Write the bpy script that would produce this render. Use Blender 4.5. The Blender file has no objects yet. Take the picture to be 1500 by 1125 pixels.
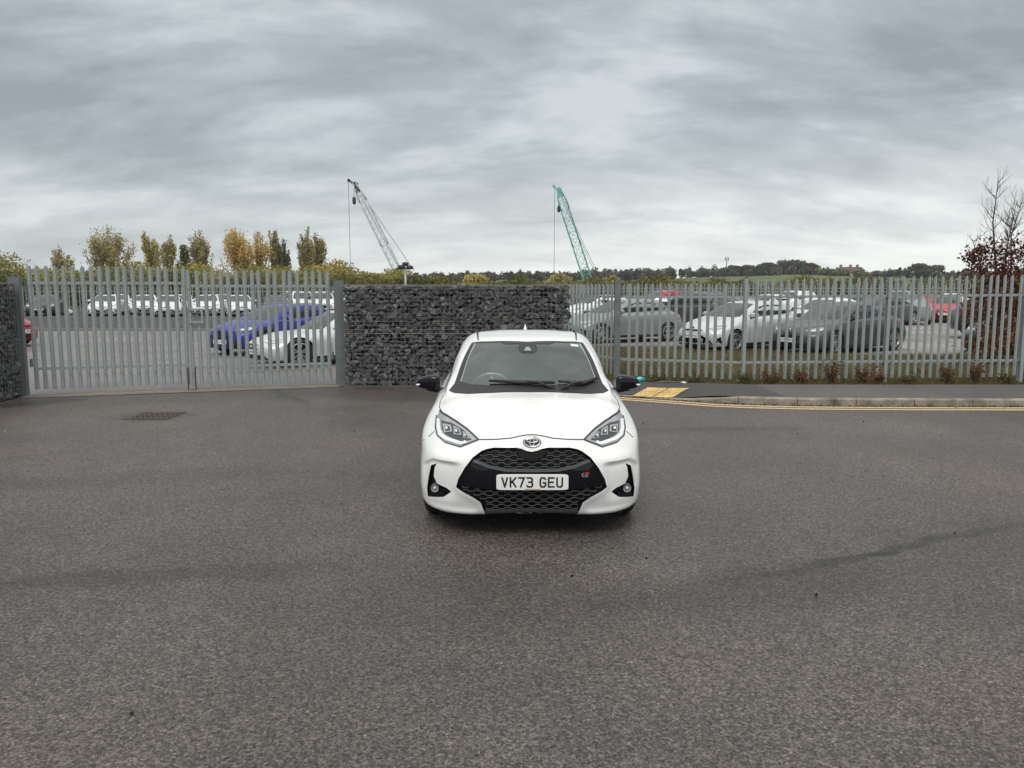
import bpy, bmesh, math, random
import numpy as np
from mathutils import Vector, Matrix
from mathutils.bvhtree import BVHTree
from mathutils.geometry import tessellate_polygon
random.seed(7); RNG = np.random.default_rng(7)
PI = math.pi; R = math.radians
sc = bpy.context.scene
C = sc.collection
H = 1.87; PITCH = R(7.06); F = 1150.0
# ------------------------------------------------------------------ materials
def mat(name, col, rough=.5, metal=0., coat=0., spec=.5, var=0., vscale=4., bump=0., bscale=40., attr=None, hue=None):
    m = bpy.data.materials.new(name); m.use_nodes = True
    nt = m.node_tree; n = nt.nodes; l = nt.links; b = n['Principled BSDF']
    b.inputs['Base Color'].default_value = (*col, 1); b.inputs['Roughness'].default_value = rough
    b.inputs['Metallic'].default_value = metal; b.inputs['Coat Weight'].default_value = coat
    b.inputs['Coat Roughness'].default_value = .04; b.inputs['Specular IOR Level'].default_value = spec
    if var > 0 or attr or bump > 0:
        tc = n.new('ShaderNodeTexCoord')
    src = None
    if attr:
        a = n.new('ShaderNodeAttribute'); a.attribute_name = attr
        src = a.outputs['Color']
        mx = n.new('ShaderNodeMix'); mx.data_type = 'RGBA'; mx.blend_type = 'MULTIPLY'; mx.inputs[0].default_value = 1
        l.new(src, mx.inputs[6]); mx.inputs[7].default_value = (*col, 1); src = mx.outputs[2]
    if var > 0:
        no = n.new('ShaderNodeTexNoise'); no.inputs['Scale'].default_value = vscale; no.inputs['Detail'].default_value = 6
        no.inputs['Roughness'].default_value = .65
        l.new(tc.outputs['Object'], no.inputs['Vector'])
        mr = n.new('ShaderNodeMapRange'); mr.inputs[1].default_value = .3; mr.inputs[2].default_value = .7
        mr.inputs[3].default_value = 1 - var; mr.inputs[4].default_value = 1 + var
        l.new(no.outputs['Fac'], mr.inputs[0])
        mx = n.new('ShaderNodeVectorMath'); mx.operation = 'SCALE'
        if src is None: mx.inputs[0].default_value = col
        else: l.new(src, mx.inputs[0])
        l.new(mr.outputs[0], mx.inputs['Scale']); src = mx.outputs[0]
    if src is not None: l.new(src, b.inputs['Base Color'])
    if bump > 0:
        nb = n.new('ShaderNodeTexNoise'); nb.inputs['Scale'].default_value = bscale; nb.inputs['Detail'].default_value = 4
        l.new(tc.outputs['Object'], nb.inputs['Vector'])
        bp = n.new('ShaderNodeBump'); bp.inputs['Strength'].default_value = bump; bp.inputs['Distance'].default_value = .02
        l.new(nb.outputs['Fac'], bp.inputs['Height']); l.new(bp.outputs['Normal'], b.inputs['Normal'])
    return m

def paint(name, col, metal=0.):
    return mat(name, col, .4, metal, 1.0 if name == 'white_paint' else .45, .4)
M = dict(
    white=paint('white_paint', (.76, .77, .765)), blue=paint('blue_paint', (.008, .018, .26), .0),
    silver=paint('silver_paint', (.22, .245, .25), .3), palesilver=paint('pale_silver_paint', (.55, .57, .59), .3),
    grey=paint('grey_paint', (.06, .064, .068), .1), dark=paint('dark_grey_paint', (.035, .038, .043), .1),
    black=paint('black_paint', (.008, .009, .012)), red=paint('red_paint', (.45, .012, .025)),
    beige=paint('beige_paint', (.45, .42, .36), .3),
    blackplastic=mat('black_plastic', (.018, .018, .02), .5), gloss=mat('gloss_black', (.004, .004, .007), .07, spec=.35),
    cladding=mat('grey_cladding', (.07, .075, .08), .45), inner=mat('dark_liner', (.008, .008, .008), .9),
    gapmat=mat('panel_gap', (.03, .03, .032), .8),
    tyre=mat('tyre_rubber', (.016, .016, .016), .75, var=.3, vscale=20), alloy=mat('alloy', (.55, .56, .58), .3, .8),
    darkalloy=mat('dark_alloy', (.04, .04, .045), .35, .5),
    chrome=mat('chrome', (.8, .8, .82), .12, 1.), lampgrey=mat('lamp_reflector', (.36, .38, .40), .22, .6),
    lampdark=mat('lamp_housing', (.05, .055, .06), .2, .3), drl=mat('lamp_white', (.72, .75, .77), .2),
    taillight=mat('tail_lamp', (.4, .01, .015), .15), plate=mat('plate_white', (.80, .81, .80), .4),
    plateyellow=mat('plate_yellow', (.7, .45, .05), .4), plateblack=mat('plate_black', (.01, .01, .01), .5),
    redmark=mat('red_mark', (.5, .02, .03), .4), sticker=mat('sticker', (.6, .75, .68), .5),
    cabin=mat('cabin_dark', (.03, .031, .033), .7), seat=mat('seat_fabric', (.05, .05, .053), .9),
    galv=mat('galvanised_steel', (.31, .35, .35), .42, .3, var=.22, vscale=45, bump=.05, bscale=30),
    galvdark=mat('weathered_steel', (.16, .175, .185), .55, .3, var=.2, vscale=6),
    rust=mat('rusty_steel', (.085, .068, .056), .8, .2, var=.4, vscale=12),
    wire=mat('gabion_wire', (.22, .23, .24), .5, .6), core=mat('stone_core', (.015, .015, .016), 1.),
    stone=mat('gabion_stone', (1, 1, 1), .85, var=.3, vscale=14, bump=.5, bscale=50, attr='col'),
    concrete=mat('concrete', (.17, .145, .125), .85, var=.3, vscale=5, bump=.3, bscale=60),
    kerbstone=mat('kerb_concrete', (.23, .205, .17), .85, var=.6, vscale=4, bump=.3, bscale=50),
    tactile=mat('buff_tactile', (.58, .42, .17), .85, var=.4, vscale=9),
    yellow=mat('yellow_line', (.50, .38, .21), .8, var=.5, vscale=26),
    bark=mat('bark', (.11, .10, .085), .95, var=.3, vscale=6), darkbark=mat('dark_bark', (.07, .05, .045), .95),
    soil=mat('soil', (.10, .075, .05), 1., var=.45, vscale=5, bump=.6, bscale=25),
    leaf=mat('leaf', (1, 1, 1), .7, attr='col', spec=.3),
    cranewhite=mat('crane_white', (.55, .60, .64), .5), craneteal=mat('crane_teal', (.20, .46, .46), .5, var=.3, vscale=.6),
    cranedark=mat('crane_dark', (.03, .03, .035), .6), craneyellow=mat('crane_ochre', (.35, .20, .06), .6),
    craneblue=mat('crane_blue', (.12, .16, .30), .6), cable=mat('steel_cable', (.12, .13, .14), .6),
    rooftile=mat('roof_tile', (.085, .06, .055), .9, var=.2, vscale=1.), brick=mat('red_brick', (.24, .12, .08), .9, var=.2, vscale=1.),
    render=mat('cream_render', (.55, .50, .42), .9), windowdark=mat('dark_window', (.04, .045, .05), .2),
    litter=mat('white_litter', (.65, .65, .62), .8), teal=mat('teal_plastic', (.05, .50, .47), .4),
)
def translucent(m, k):
    nt = m.node_tree; b = nt.nodes['Principled BSDF']; o = nt.nodes['Material Output']; t = nt.nodes.new('ShaderNodeBsdfTranslucent'); x = nt.nodes.new('ShaderNodeMixShader'); x.inputs[0].default_value = k
    nt.links.new(b.inputs['Base Color'].links[0].from_socket, t.inputs[0]); nt.links.new(b.outputs[0], x.inputs[1]); nt.links.new(t.outputs[0], x.inputs[2]); nt.links.new(x.outputs[0], o.inputs[0])
translucent(M['leaf'], .38)
def glassmat(name, col, ior=1.6, rough=.03):
    m = mat(name, col, rough); b = m.node_tree.nodes['Principled BSDF']; b.inputs['IOR'].default_value = ior
    return m
M['glass'] = glassmat('tinted_glass', (.010, .014, .015), 1.5)
M['screen'] = glassmat('screen_glass', (.025, .033, .032), 1.55)
M['satin'] = mat('satin_black', (.005, .005, .006), .55, spec=.15)
def clearglass():
    m = bpy.data.materials.new('clear_windscreen'); m.use_nodes = True; nt = m.node_tree; nt.nodes.clear()
    o = nt.nodes.new('ShaderNodeOutputMaterial'); mx = nt.nodes.new('ShaderNodeMixShader')
    t = nt.nodes.new('ShaderNodeBsdfTransparent'); t.inputs[0].default_value = (.78, .84, .82, 1)
    g = nt.nodes.new('ShaderNodeBsdfGlossy'); g.inputs['Roughness'].default_value = .05; g.inputs[0].default_value = (.88, .97, .94, 1)
    f = nt.nodes.new('ShaderNodeFresnel'); f.inputs[0].default_value = 2.1
    ge = nt.nodes.new('ShaderNodeNewGeometry'); s1 = nt.nodes.new('ShaderNodeMath'); s1.operation = 'SUBTRACT'; s1.inputs[0].default_value = 1; nt.links.new(ge.outputs['Backfacing'], s1.inputs[1])
    s2 = nt.nodes.new('ShaderNodeMath'); s2.operation = 'MULTIPLY'; nt.links.new(f.outputs[0], s2.inputs[0]); nt.links.new(s1.outputs[0], s2.inputs[1]); nt.links.new(s2.outputs[0], mx.inputs[0]); nt.links.new(t.outputs[0], mx.inputs[1]); nt.links.new(g.outputs[0], mx.inputs[2])
    nt.links.new(mx.outputs[0], o.inputs[0]); return m
M['clear'] = clearglass()
# ------------------------------------------------------------------ object helpers
def link(name, me, parent=None, m=None, loc=None):
    o = bpy.data.objects.new(name, me); C.objects.link(o)
    if parent: o.parent = parent
    if m is not None:
        for x in (m if isinstance(m, (list, tuple)) else [m]): me.materials.append(x)
    if loc: o.location = loc
    return o
def thing(name, label, cat, loc=(0, 0, 0), rz=0, group=None):
    o = bpy.data.objects.new(name, None); C.objects.link(o); o.location = loc; o.rotation_euler = (0, 0, rz)
    o.empty_display_size = .3
    o['label'] = label; o['category'] = cat
    if group: o['group'] = group
    return o
def tag(o, label=None, cat=None, group=None, kind=None):
    for k, v in (('label', label), ('category', cat), ('group', group), ('kind', kind)):
        if v: o[k] = v
    return o
def dup(root, loc, rz, label, group=None, cat=None):
    r = root.copy(); C.objects.link(r); r.location = loc; r.rotation_euler = (0, 0, rz); r['label'] = label
    if group: r['group'] = group
    if cat: r['category'] = cat
    def rec(src, dst):
        for ch in list(src.children):
            c = ch.copy(); C.objects.link(c); c.parent = dst; rec(ch, c)
    rec(root, r)
    return r
class MB:
    def __init__(s): s.v = []; s.f = []
    def add(s, vs, fs):
        b = len(s.v); s.v += [tuple(v) for v in vs]; s.f += [tuple(i + b for i in f) for f in fs]; return s
    def box(s, a, b, mtx=None):
        x0, y0, z0 = a; x1, y1, z1 = b
        vs = [(x0, y0, z0), (x1, y0, z0), (x1, y1, z0), (x0, y1, z0), (x0, y0, z1), (x1, y0, z1), (x1, y1, z1), (x0, y1, z1)]
        if mtx: vs = [mtx @ Vector(v) for v in vs]
        return s.add(vs, [(0, 3, 2, 1), (4, 5, 6, 7), (0, 1, 5, 4), (1, 2, 6, 5), (2, 3, 7, 6), (3, 0, 4, 7)])
    def tube(s, pts, rad, n=6, cap=True):
        pts = [Vector(p) for p in pts]
        if not isinstance(rad, (list, tuple)): rad = [rad] * len(pts)
        b = len(s.v); prev = None
        for i, p in enumerate(pts):
            d = (pts[min(i + 1, len(pts) - 1)] - pts[max(i - 1, 0)])
            if d.length < 1e-9: d = Vector((0, 0, 1))
            d.normalize()
            u = d.cross(Vector((0, 0, 1)) if abs(d.z) < .9 else Vector((1, 0, 0))) if prev is None else (prev - d * prev.dot(d))
            u.normalize(); prev = u; w = d.cross(u)
            for k in range(n):
                a = 2 * PI * k / n; s.v.append(tuple(p + (u * math.cos(a) + w * math.sin(a)) * rad[i]))
        for i in range(len(pts) - 1):
            for k in range(n):
                s.f.append((b + i * n + k, b + i * n + (k + 1) % n, b + (i + 1) * n + (k + 1) % n, b + (i + 1) * n + k))
        if cap:
            s.f.append(tuple(b + k for k in reversed(range(n)))); e = b + (len(pts) - 1) * n
            s.f.append(tuple(e + k for k in range(n)))
        return s
    def lathe(s, prof, n=32, mtx=None, close=False):
        b = len(s.v)
        for (r, x) in prof:
            for k in range(n):
                a = 2 * PI * k / n; v = Vector((x, r * math.cos(a), r * math.sin(a)))
                s.v.append(tuple(mtx @ v if mtx else v))
        m = len(prof)
        for i in range(m if close else m - 1):
            j = (i + 1) % m
            for k in range(n):
                s.f.append((b + i * n + k, b + i * n + (k + 1) % n, b + j * n + (k + 1) % n, b + j * n + k))
        return s
    def mesh(s, name, smooth=False, sharp=None):
        me = bpy.data.meshes.new(name); me.from_pydata(s.v, [], s.f); me.validate()
        bm = bmesh.new(); bm.from_mesh(me); bmesh.ops.recalc_face_normals(bm, faces=bm.faces); bm.to_mesh(me); bm.free()
        if smooth or sharp:
            me.shade_smooth()
            if sharp: me.set_sharp_from_angle(angle=R(sharp))
        return me
    def build(s, name, m, parent=None, smooth=False, sharp=None, loc=None):
        return link(name, s.mesh(name, smooth, sharp), parent, m, loc)
def sheet(name, poly, z, m, label=None):
    """flat polygon sheet, z number or function"""
    bm = bmesh.new(); fz = z if callable(z) else (lambda x, y: z)
    vs = [bm.verts.new((x, y, fz(x, y))) for x, y in poly]; f = bm.faces.new(vs); bm.normal_update()
    if f.normal.z < 0: f.normal_flip()
    me = bpy.data.meshes.new(name); bm.to_mesh(me); bm.free()
    return tag(link(name, me, None, m), label, kind='structure')
def quads(name, cen, size, cols, parent, m, up=0.0, aspect=1.0):
    """many small leaf quads; cen (n,3), size scalar or (n,), cols (n,3)"""
    n = len(cen); cen = np.asarray(cen, float)
    a = RNG.normal(size=(n, 3)); a[:, 2] *= (1 - up); a /= np.linalg.norm(a, axis=1)[:, None]
    b = RNG.normal(size=(n, 3)); b -= (b * a).sum(1)[:, None] * a; b /= np.linalg.norm(b, axis=1)[:, None]
    s = (np.ones(n) * size * RNG.uniform(.6, 1.3, n))[:, None] * .5
    vs = np.stack([cen - a * s * aspect, cen + b * s, cen + a * s * aspect, cen - b * s], 1).reshape(-1, 3)
    me = bpy.data.meshes.new(name)
    me.vertices.add(4 * n); me.vertices.foreach_set('co', vs.ravel().astype('f'))
    me.loops.add(4 * n); me.loops.foreach_set('vertex_index', np.arange(4 * n, dtype='i'))
    me.polygons.add(n); me.polygons.foreach_set('loop_start', np.arange(0, 4 * n, 4, dtype='i'))
    me.polygons.foreach_set('loop_total', np.full(n, 4, dtype='i')); me.update(calc_edges=True)
    at = me.attributes.new('col', 'FLOAT_COLOR', 'FACE')
    c4 = np.ones((n, 4), 'f'); c4[:, :3] = cols; at.data.foreach_set('color', c4.ravel())
    return link(name, me, parent, m)
def pick_cols(n, palette, jit=.25):
    p = np.array(palette)[RNG.integers(0, len(palette), n)]
    return np.clip(p * (1 + RNG.uniform(-jit, jit, (n, 1))), 0, 1)
def at(px, py, d):
    """world point seen at photo pixel (px,py) at forward distance d, used to size far things from the survey of the photo"""
    u = (px - 750) / F; v = (py - 562.5) / F
    fw = math.cos(PITCH) - v * math.sin(PITCH); up = -math.sin(PITCH) - v * math.cos(PITCH); s = d / fw
    return Vector((u * s, d, H + up * s))
# ------------------------------------------------------------------ car body surface
def P(*t): return [tuple(map(float, x)) for x in t]
CAGE = [
 # r0 floor edge
 P((0,.20,.19),(.33,.2,.19),(.58,.28,.19),(.72,.42,.19),(.76,.55,.19),(.77,.82,.19),(.77,1.15,.19),(.77,1.5,.19),(.77,1.85,.19),(.77,2.25,.19),(.77,2.75,.19),(.77,3.1,.19),(.74,3.5,.2),(.62,3.72,.24),(.35,3.82,.25),(0,3.84,.25)),
 P((0,.07,.195),(.35,.085,.185),(.62,.185,.172),(.80,.36,.185),(.85,.52,.20),(.855,.82,.165),(.855,1.15,.175),(.855,1.5,.18),(.855,1.85,.18),(.855,2.25,.18),(.855,2.75,.18),(.855,3.1,.18),(.84,3.5,.2),(.73,3.78,.23),(.4,3.88,.25),(0,3.9,.25)),
 P((0,.025,.29),(.35,.04,.28),(.635,.14,.265),(.822,.335,.275),(.872,.52,.285),(.876,.82,.27),(.868,1.15,.28),(.865,1.5,.28),(.865,1.85,.28),(.865,2.25,.28),(.868,2.75,.28),(.876,3.1,.28),(.86,3.5,.3),(.755,3.8,.33),(.4,3.925,.34),(0,3.94,.34)),
 P((0,0,.44),(.35,.018,.435),(.645,.125,.43),(.826,.325,.43),(.876,.52,.43),(.882,.82,.45),(.87,1.15,.46),(.862,1.5,.47),(.862,1.85,.47),(.862,2.25,.47),(.868,2.75,.47),(.882,3.1,.47),(.866,3.5,.48),(.77,3.8,.5),(.4,3.93,.5),(0,3.945,.5)),
 P((0,.012,.58),(.345,.03,.575),(.635,.145,.565),(.805,.34,.565),(.866,.53,.57),(.876,.82,.60),(.868,1.15,.61),(.862,1.5,.62),(.862,1.85,.62),(.862,2.25,.63),(.868,2.75,.63),(.878,3.1,.64),(.856,3.5,.65),(.765,3.78,.66),(.4,3.91,.66),(0,3.93,.66)),
 P((0,.05,.68),(.335,.075,.66),(.575,.19,.645),(.765,.39,.67),(.850,.56,.700),(.872,.84,.745),(.855,1.15,.75),(.857,1.5,.77),(.858,1.85,.78),(.857,2.25,.79),(.855,2.75,.80),(.85,3.1,.82),(.82,3.5,.83),(.73,3.76,.83),(.38,3.88,.82),(0,3.9,.82)),
 P((0,.105,.765),(.315,.15,.735),(.50,.26,.725),(.695,.49,.795),(.762,.66,.825),(.800,.88,.862),(.80,1.15,.905),(.81,1.47,.925),(.812,1.8,.94),(.815,2.25,.95),(.81,2.75,.96),(.80,3.1,.97),(.76,3.5,.97),(.62,3.76,.94),(.35,3.86,.91),(0,3.88,.91)),
 P((0,.165,.80),(.28,.22,.785),(.45,.355,.795),(.63,.58,.857),(.69,.74,.892),(.715,.95,.92),(.735,1.17,.955),(.745,1.47,.975),(.75,1.78,.99),(.752,2.25,1.0),(.745,2.75,1.02),(.72,3.12,1.035),(.67,3.45,1.04),(.53,3.67,1.0),(.3,3.78,.98),(0,3.8,.98)),
 P((0,.28,.842),(.22,.34,.835),(.38,.48,.855),(.53,.68,.90),(.60,.84,.93),(.645,1.0,.95),(.695,1.15,.985),(.675,1.5,1.12),(.685,1.79,1.19),(.70,2.22,1.20),(.705,2.75,1.20),(.675,3.1,1.19),(.625,3.40,1.15),(.48,3.60,1.08),(.27,3.72,1.03),(0,3.75,1.03)),
 P((0,.44,.887),(.16,.50,.885),(.28,.62,.905),(.40,.78,.938),(.46,.90,.953),(.49,.99,.965),(.52,1.06,.98),(.59,1.50,1.205),(.555,1.83,1.335),(.575,2.2,1.38),(.56,2.75,1.368),(.54,3.08,1.325),(.50,3.35,1.235),(.38,3.56,1.14),(.21,3.68,1.07),(0,3.71,1.07)),
 P((0,.62,.925),(.09,.66,.927),(.16,.75,.942),(.23,.86,.958),(.27,.93,.968),(.29,.975,.975),(.30,1.005,.983),(.34,1.38,1.19),(.35,1.76,1.362),(.35,2.2,1.418),(.34,2.75,1.412),(.33,3.12,1.37),(.30,3.42,1.28),(.22,3.58,1.18),(.12,3.66,1.11),(0,3.69,1.11)),
 P((0,.75,.948),(0,.80,.955),(0,.85,.963),(0,.90,.971),(0,.935,.976),(0,.96,.98),(0,.985,.984),(0,1.34,1.185),(0,1.72,1.365),(0,2.2,1.427),(0,2.75,1.42),(0,3.16,1.378),(0,3.46,1.29),(0,3.59,1.2),(0,3.65,1.14),(0,3.67,1.12)),
]
def hermite(pts, t, sub):
    """pts (n,m,3) interpolate along axis0 with param t (n,), sub samples per span"""
    n = len(pts); tan = np.zeros_like(pts)
    for i in range(1, n - 1):
        h0 = t[i] - t[i - 1]; h1 = t[i + 1] - t[i]
        tan[i] = ((pts[i] - pts[i - 1]) / h0 * h1 + (pts[i + 1] - pts[i]) / h1 * h0) / (h0 + h1)
    out = []
    for i in range(1, n - 2):
        h = t[i + 1] - t[i]
        for k in range(sub + (1 if i == n - 3 else 0)):
            s = k / sub; a = 2 * s**3 - 3 * s**2 + 1; b = s**3 - 2 * s**2 + s; c = -2 * s**3 + 3 * s**2; d = s**3 - s**2
            out.append(a * pts[i] + b * h * tan[i] + c * pts[i + 1] + d * h * tan[i + 1])
    return np.array(out)
def body_mesh(warp, su=6, sv=4, sculpt=None):
    g = np.array(CAGE)                                   # (rings, cols, 3)
    g = np.array([[warp(*p) for p in ring] for ring in g])
    mir = np.array([-1, 1, 1.])
    # along u
    pu = g.transpose(1, 0, 2); pu = np.concatenate([pu[1:2] * mir, pu, pu[-2:-1] * mir])
    d = np.linalg.norm(np.diff(pu, axis=0), axis=2).mean(1); t = np.concatenate([[0], np.cumsum(np.sqrt(d))])
    gu = hermite(pu, t, su).transpose(1, 0, 2)
    pv = np.concatenate([2 * gu[0:1] - gu[1:2], gu, gu[-2:-1] * mir])
    d = np.linalg.norm(np.diff(pv, axis=0), axis=2).mean(1); t = np.concatenate([[0], np.cumsum(np.sqrt(d))])
    G = hermite(pv, t, sv)                               # (V,U,3)
    G[:, 0, 0] = 0; G[:, -1, 0] = 0; G[-1, :, 0] = 0; G[:, :, 0] = np.maximum(G[:, :, 0], 0)
    V, U = G.shape[:2]
    if sculpt:
        for a in range(V):
            for b in range(U): G[a, b] = sculpt(*G[a, b])
        G[:, 0, 0] = 0
    mb = MB(); idx = lambda v, u: v * U + u
    vs = [tuple(p) for p in G.reshape(-1, 3)]; fs = [(idx(v, u), idx(v, u + 1), idx(v + 1, u + 1), idx(v + 1, u)) for v in range(V - 1) for u in range(U - 1)]
    mb.add(vs, fs); mb.add([(-x, y, z) for x, y, z in vs], [tuple(reversed(f)) for f in fs])
    n = V * U
    mb.f += [(idx(0, u), n + idx(0, u), n + idx(0, u + 1), idx(0, u + 1)) for u in range(U - 1)]
    me = bpy.data.meshes.new('body'); me.from_pydata(mb.v, [], mb.f)
    bm = bmesh.new(); bm.from_mesh(me); bmesh.ops.remove_doubles(bm, verts=bm.verts, dist=.0005)
    bmesh.ops.dissolve_degenerate(bm, dist=.0003, edges=bm.edges)
    bmesh.ops.recalc_face_normals(bm, faces=bm.faces); bm.to_mesh(me)
    bvh = BVHTree.FromBMesh(bm); bm.free(); me.shade_smooth()
    return me, bvh
AX = {'F': ((0, 2), 1, 1), 'B': ((0, 2), 1, -1), 'L': ((1, 2), 0, 1), 'R': ((1, 2), 0, -1), 'T': ((0, 1), 2, -1)}
def pt(axis, a, b, c):
    (i, j), k, s = AX[axis]; p = [0, 0, 0]; p[i] = a; p[j] = b; p[k] = c; return Vector(p)
def cast(bvh, axis, a, b):
    """axis F: look along +y; B: along -y; L: from -x; R: from +x; T: down"""
    k, s = AX[axis][1:]; d = [0, 0, 0]; d[k] = s; o = pt(axis, a, b, -6 * s)
    h = bvh.ray_cast(o, Vector(d))
    if h[0] is None:
        q = pt(axis, a, b, {'F': .4, 'B': 3.5, 'L': -.8, 'R': .8, 'T': 1.2}[axis]); h = bvh.find_nearest(q)
    n = h[1]
    if n.dot(Vector(d)) > 0: n = -n
    return h[0], n
def grid_poly(poly, step):
    bm = bmesh.new(); vs = [bm.verts.new((a, b, 0)) for a, b in poly]; bm.faces.new(vs)
    bmesh.ops.triangulate(bm, faces=bm.faces)
    for ax in (0, 1):
        lo = min(p[ax] for p in poly); hi = max(p[ax] for p in poly); x = math.ceil(lo / step) * step + step * .137
        while x < hi:
            no = (1, 0, 0) if ax == 0 else (0, 1, 0)
            bmesh.ops.bisect_plane(bm, geom=bm.verts[:] + bm.edges[:] + bm.faces[:], plane_co=(x if ax == 0 else 0, x if ax else 0, 0), plane_no=no, dist=1e-5)
            x += step
    return bm
def patch(name, poly, axis, bvh, off, m, parent, step=.06, thick=.006, loc=None, recess=None, smooth=True):
    """thin solid panel that follows the body surface (off = proud of it)"""
    bm = grid_poly(poly, step); k, s = AX[axis][1:]
    base = {}
    for v in bm.verts:
        p, n = cast(bvh, axis, v.co.x, v.co.y)
        if recess is not None:
            q = p.copy(); q[k] += s * recess; base[v] = (q, Vector([-s if i == k else 0 for i in range(3)]))
        else: base[v] = (p, n)
    for v, (p, n) in base.items(): v.co = p + n * (off - thick)
    r = bmesh.ops.extrude_face_region(bm, geom=bm.faces[:])
    new = [e for e in r['geom'] if isinstance(e, bmesh.types.BMVert)]
    # original verts moved outward by thickness: recompute from nearest base
    nl = list(base.items())
    kd = {tuple(round(c, 6) for c in (p + n * (off - thick))): n for v, (p, n) in nl}
    for v in new:
        n = kd.get(tuple(round(c, 6) for c in v.co), nl[0][1][1]); v.co = v.co + n * thick
    bmesh.ops.recalc_face_normals(bm, faces=bm.faces)
    me = bpy.data.meshes.new(name); bm.to_mesh(me); bm.free()
    if smooth: me.shade_smooth(); me.set_sharp_from_angle(angle=R(35))
    return link(name, me, parent, m, loc)
def cutter(poly, axis, bvh, out, inn, step=.08):
    bm = grid_poly(poly, step); k, s = AX[axis][1:]
    base = []
    for v in bm.verts:
        p, n = cast(bvh, axis, v.co.x, v.co.y); q = p.copy(); q[k] += s * inn; v.co = q; base.append(v)
    r = bmesh.ops.extrude_face_region(bm, geom=bm.faces[:])
    for e in r['geom']:
        if isinstance(e, bmesh.types.BMVert): e.co[k] -= s * (out + inn)
    bmesh.ops.triangulate(bm, faces=bm.faces); bmesh.ops.recalc_face_normals(bm, faces=bm.faces)
    me = bpy.data.meshes.new('cut'); bm.to_mesh(me); bm.free(); return me
def prism(poly, axis, c0, c1):
    mb = MB(); n = len(poly); mb.add([pt(axis, a, b, c0) for a, b in poly] + [pt(axis, a, b, c1) for a, b in poly],
        [tuple(range(n)), tuple(range(2 * n - 1, n - 1, -1))] + [(i, (i + 1) % n, n + (i + 1) % n, n + i) for i in range(n)])
    return mb.mesh('cut')
def cyl(x0, x1, y, z, r, n=36):
    mb = MB(); mb.lathe([(r, x0), (r, x1)], n, Matrix.Translation((0, y, z)))
    mb.f.append(tuple(range(n))); mb.f.append(tuple(range(2 * n - 1, n - 1, -1))); return mb.mesh('cut')
def boolean(me, cuts, mats):
    """difference every cutter in turn; cutter faces take mats[1]"""
    for mm in mats: me.materials.append(mm)
    for cme, mi in cuts:
        cme.materials.clear()
        for mm in mats: cme.materials.append(mm)
        for p in cme.polygons: p.material_index = mi
        a = bpy.data.objects.new('a', me); b = bpy.data.objects.new('b', cme); C.objects.link(a); C.objects.link(b)
        md = a.modifiers.new('m', 'BOOLEAN'); md.operation = 'DIFFERENCE'; md.object = b; md.solver = 'EXACT'
        md.material_mode = 'INDEX'
        bpy.context.view_layer.update()
        dg = bpy.context.evaluated_depsgraph_get(); new = bpy.data.meshes.new_from_object(a.evaluated_get(dg))
        bpy.data.objects.remove(a); bpy.data.objects.remove(b); bpy.data.meshes.remove(cme)
        if len(new.polygons) > 50: me = new
        else: print('BOOLEAN FAILED', len(new.polygons))
    me.shade_smooth(); me.set_sharp_from_angle(angle=R(32)); return me
def stroke(pts, w):
    """polyline -> polygon outline of width w"""
    L = []; Rr = []
    for i, p in enumerate(pts):
        a = Vector(pts[max(i - 1, 0)]); b = Vector(pts[min(i + 1, len(pts) - 1)]); d = (b - a).normalized(); n = Vector((-d.y, d.x)) * w / 2
        L.append((p[0] + n.x, p[1] + n.y)); Rr.append((p[0] - n.x, p[1] - n.y))
    return L + Rr[::-1]
def mx(poly): return [(-a, b) for a, b in reversed(poly)]
# ------------------------------------------------------------------ wheel
def wheel(parent, x, y, side, r, rimm, spokes=5, w=.2, name='wheel'):
    """side +1: outer face towards +x"""
    T = Matrix.Translation((x, y, r)) @ Matrix.Diagonal((side, 1, 1, 1))
    tb = MB(); rr = r * .70
    tb.lathe([(rr, -w * .9), (r * .93, -w), (r, -w * .85), (r, -w * .18), (r * .96, -.012), (r * .85, .004), (rr + .012, 0), (rr, -.015)], 36, T, close=True)
    ty = tb.build('tyre', M['tyre'], None, sharp=50)
    rb = MB(); rb.lathe([(rr + .004, -.012), (rr - .012, -.004), (rr - .02, -.02), (rr - .03, -.11)], 36, T)
    for k in range(spokes):
        a0 = 2 * PI * k / spokes + .3
        for da in (-.13, .13):
            c, s_ = math.cos(a0 + da), math.sin(a0 + da); c2, s2 = math.cos(a0 + da * 1.8), math.sin(a0 + da * 1.8)
            q = Vector((0, c, s_)) * .045; e = Vector((0, c2, s2)) * (rr - .012); t = Vector((0, -math.sin(a0), math.cos(a0)))
            b0 = .016; b1 = .013
            vs = [q + t * b0 + Vector((-.02, 0, 0)), q - t * b0 + Vector((-.02, 0, 0)), e - t * b1 + Vector((-.014, 0, 0)), e + t * b1 + Vector((-.014, 0, 0))]
            vb = [v + Vector((-.03, 0, 0)) for v in vs]
            rb.add([T @ v for v in vs + vb], [(0, 1, 2, 3), (4, 7, 6, 5), (0, 4, 5, 1), (1, 5, 6, 2), (2, 6, 7, 3), (3, 7, 4, 0)])
    rb.lathe([(.0, -.012), (.03, -.012), (.055, -.024), (.055, -.06)], 16, T)
    rb2 = MB(); rb2.lathe([(.0, -.075), (r * .42, -.075), (r * .42, -.09)], 24, T); rb2.lathe([(r * .42, -.1), (rr - .02, -.12)], 24, T)
    rim = rb.build('rim', rimm, None, sharp=30)
    disc = rb2.build('brake_disc', M['darkalloy'], None, sharp=30)
    wo = bpy.data.objects.new(name, None); C.objects.link(wo); wo.parent = parent; wo.empty_display_size = .1
    for o in (ty, rim, disc): o.parent = wo
    return wo
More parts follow.
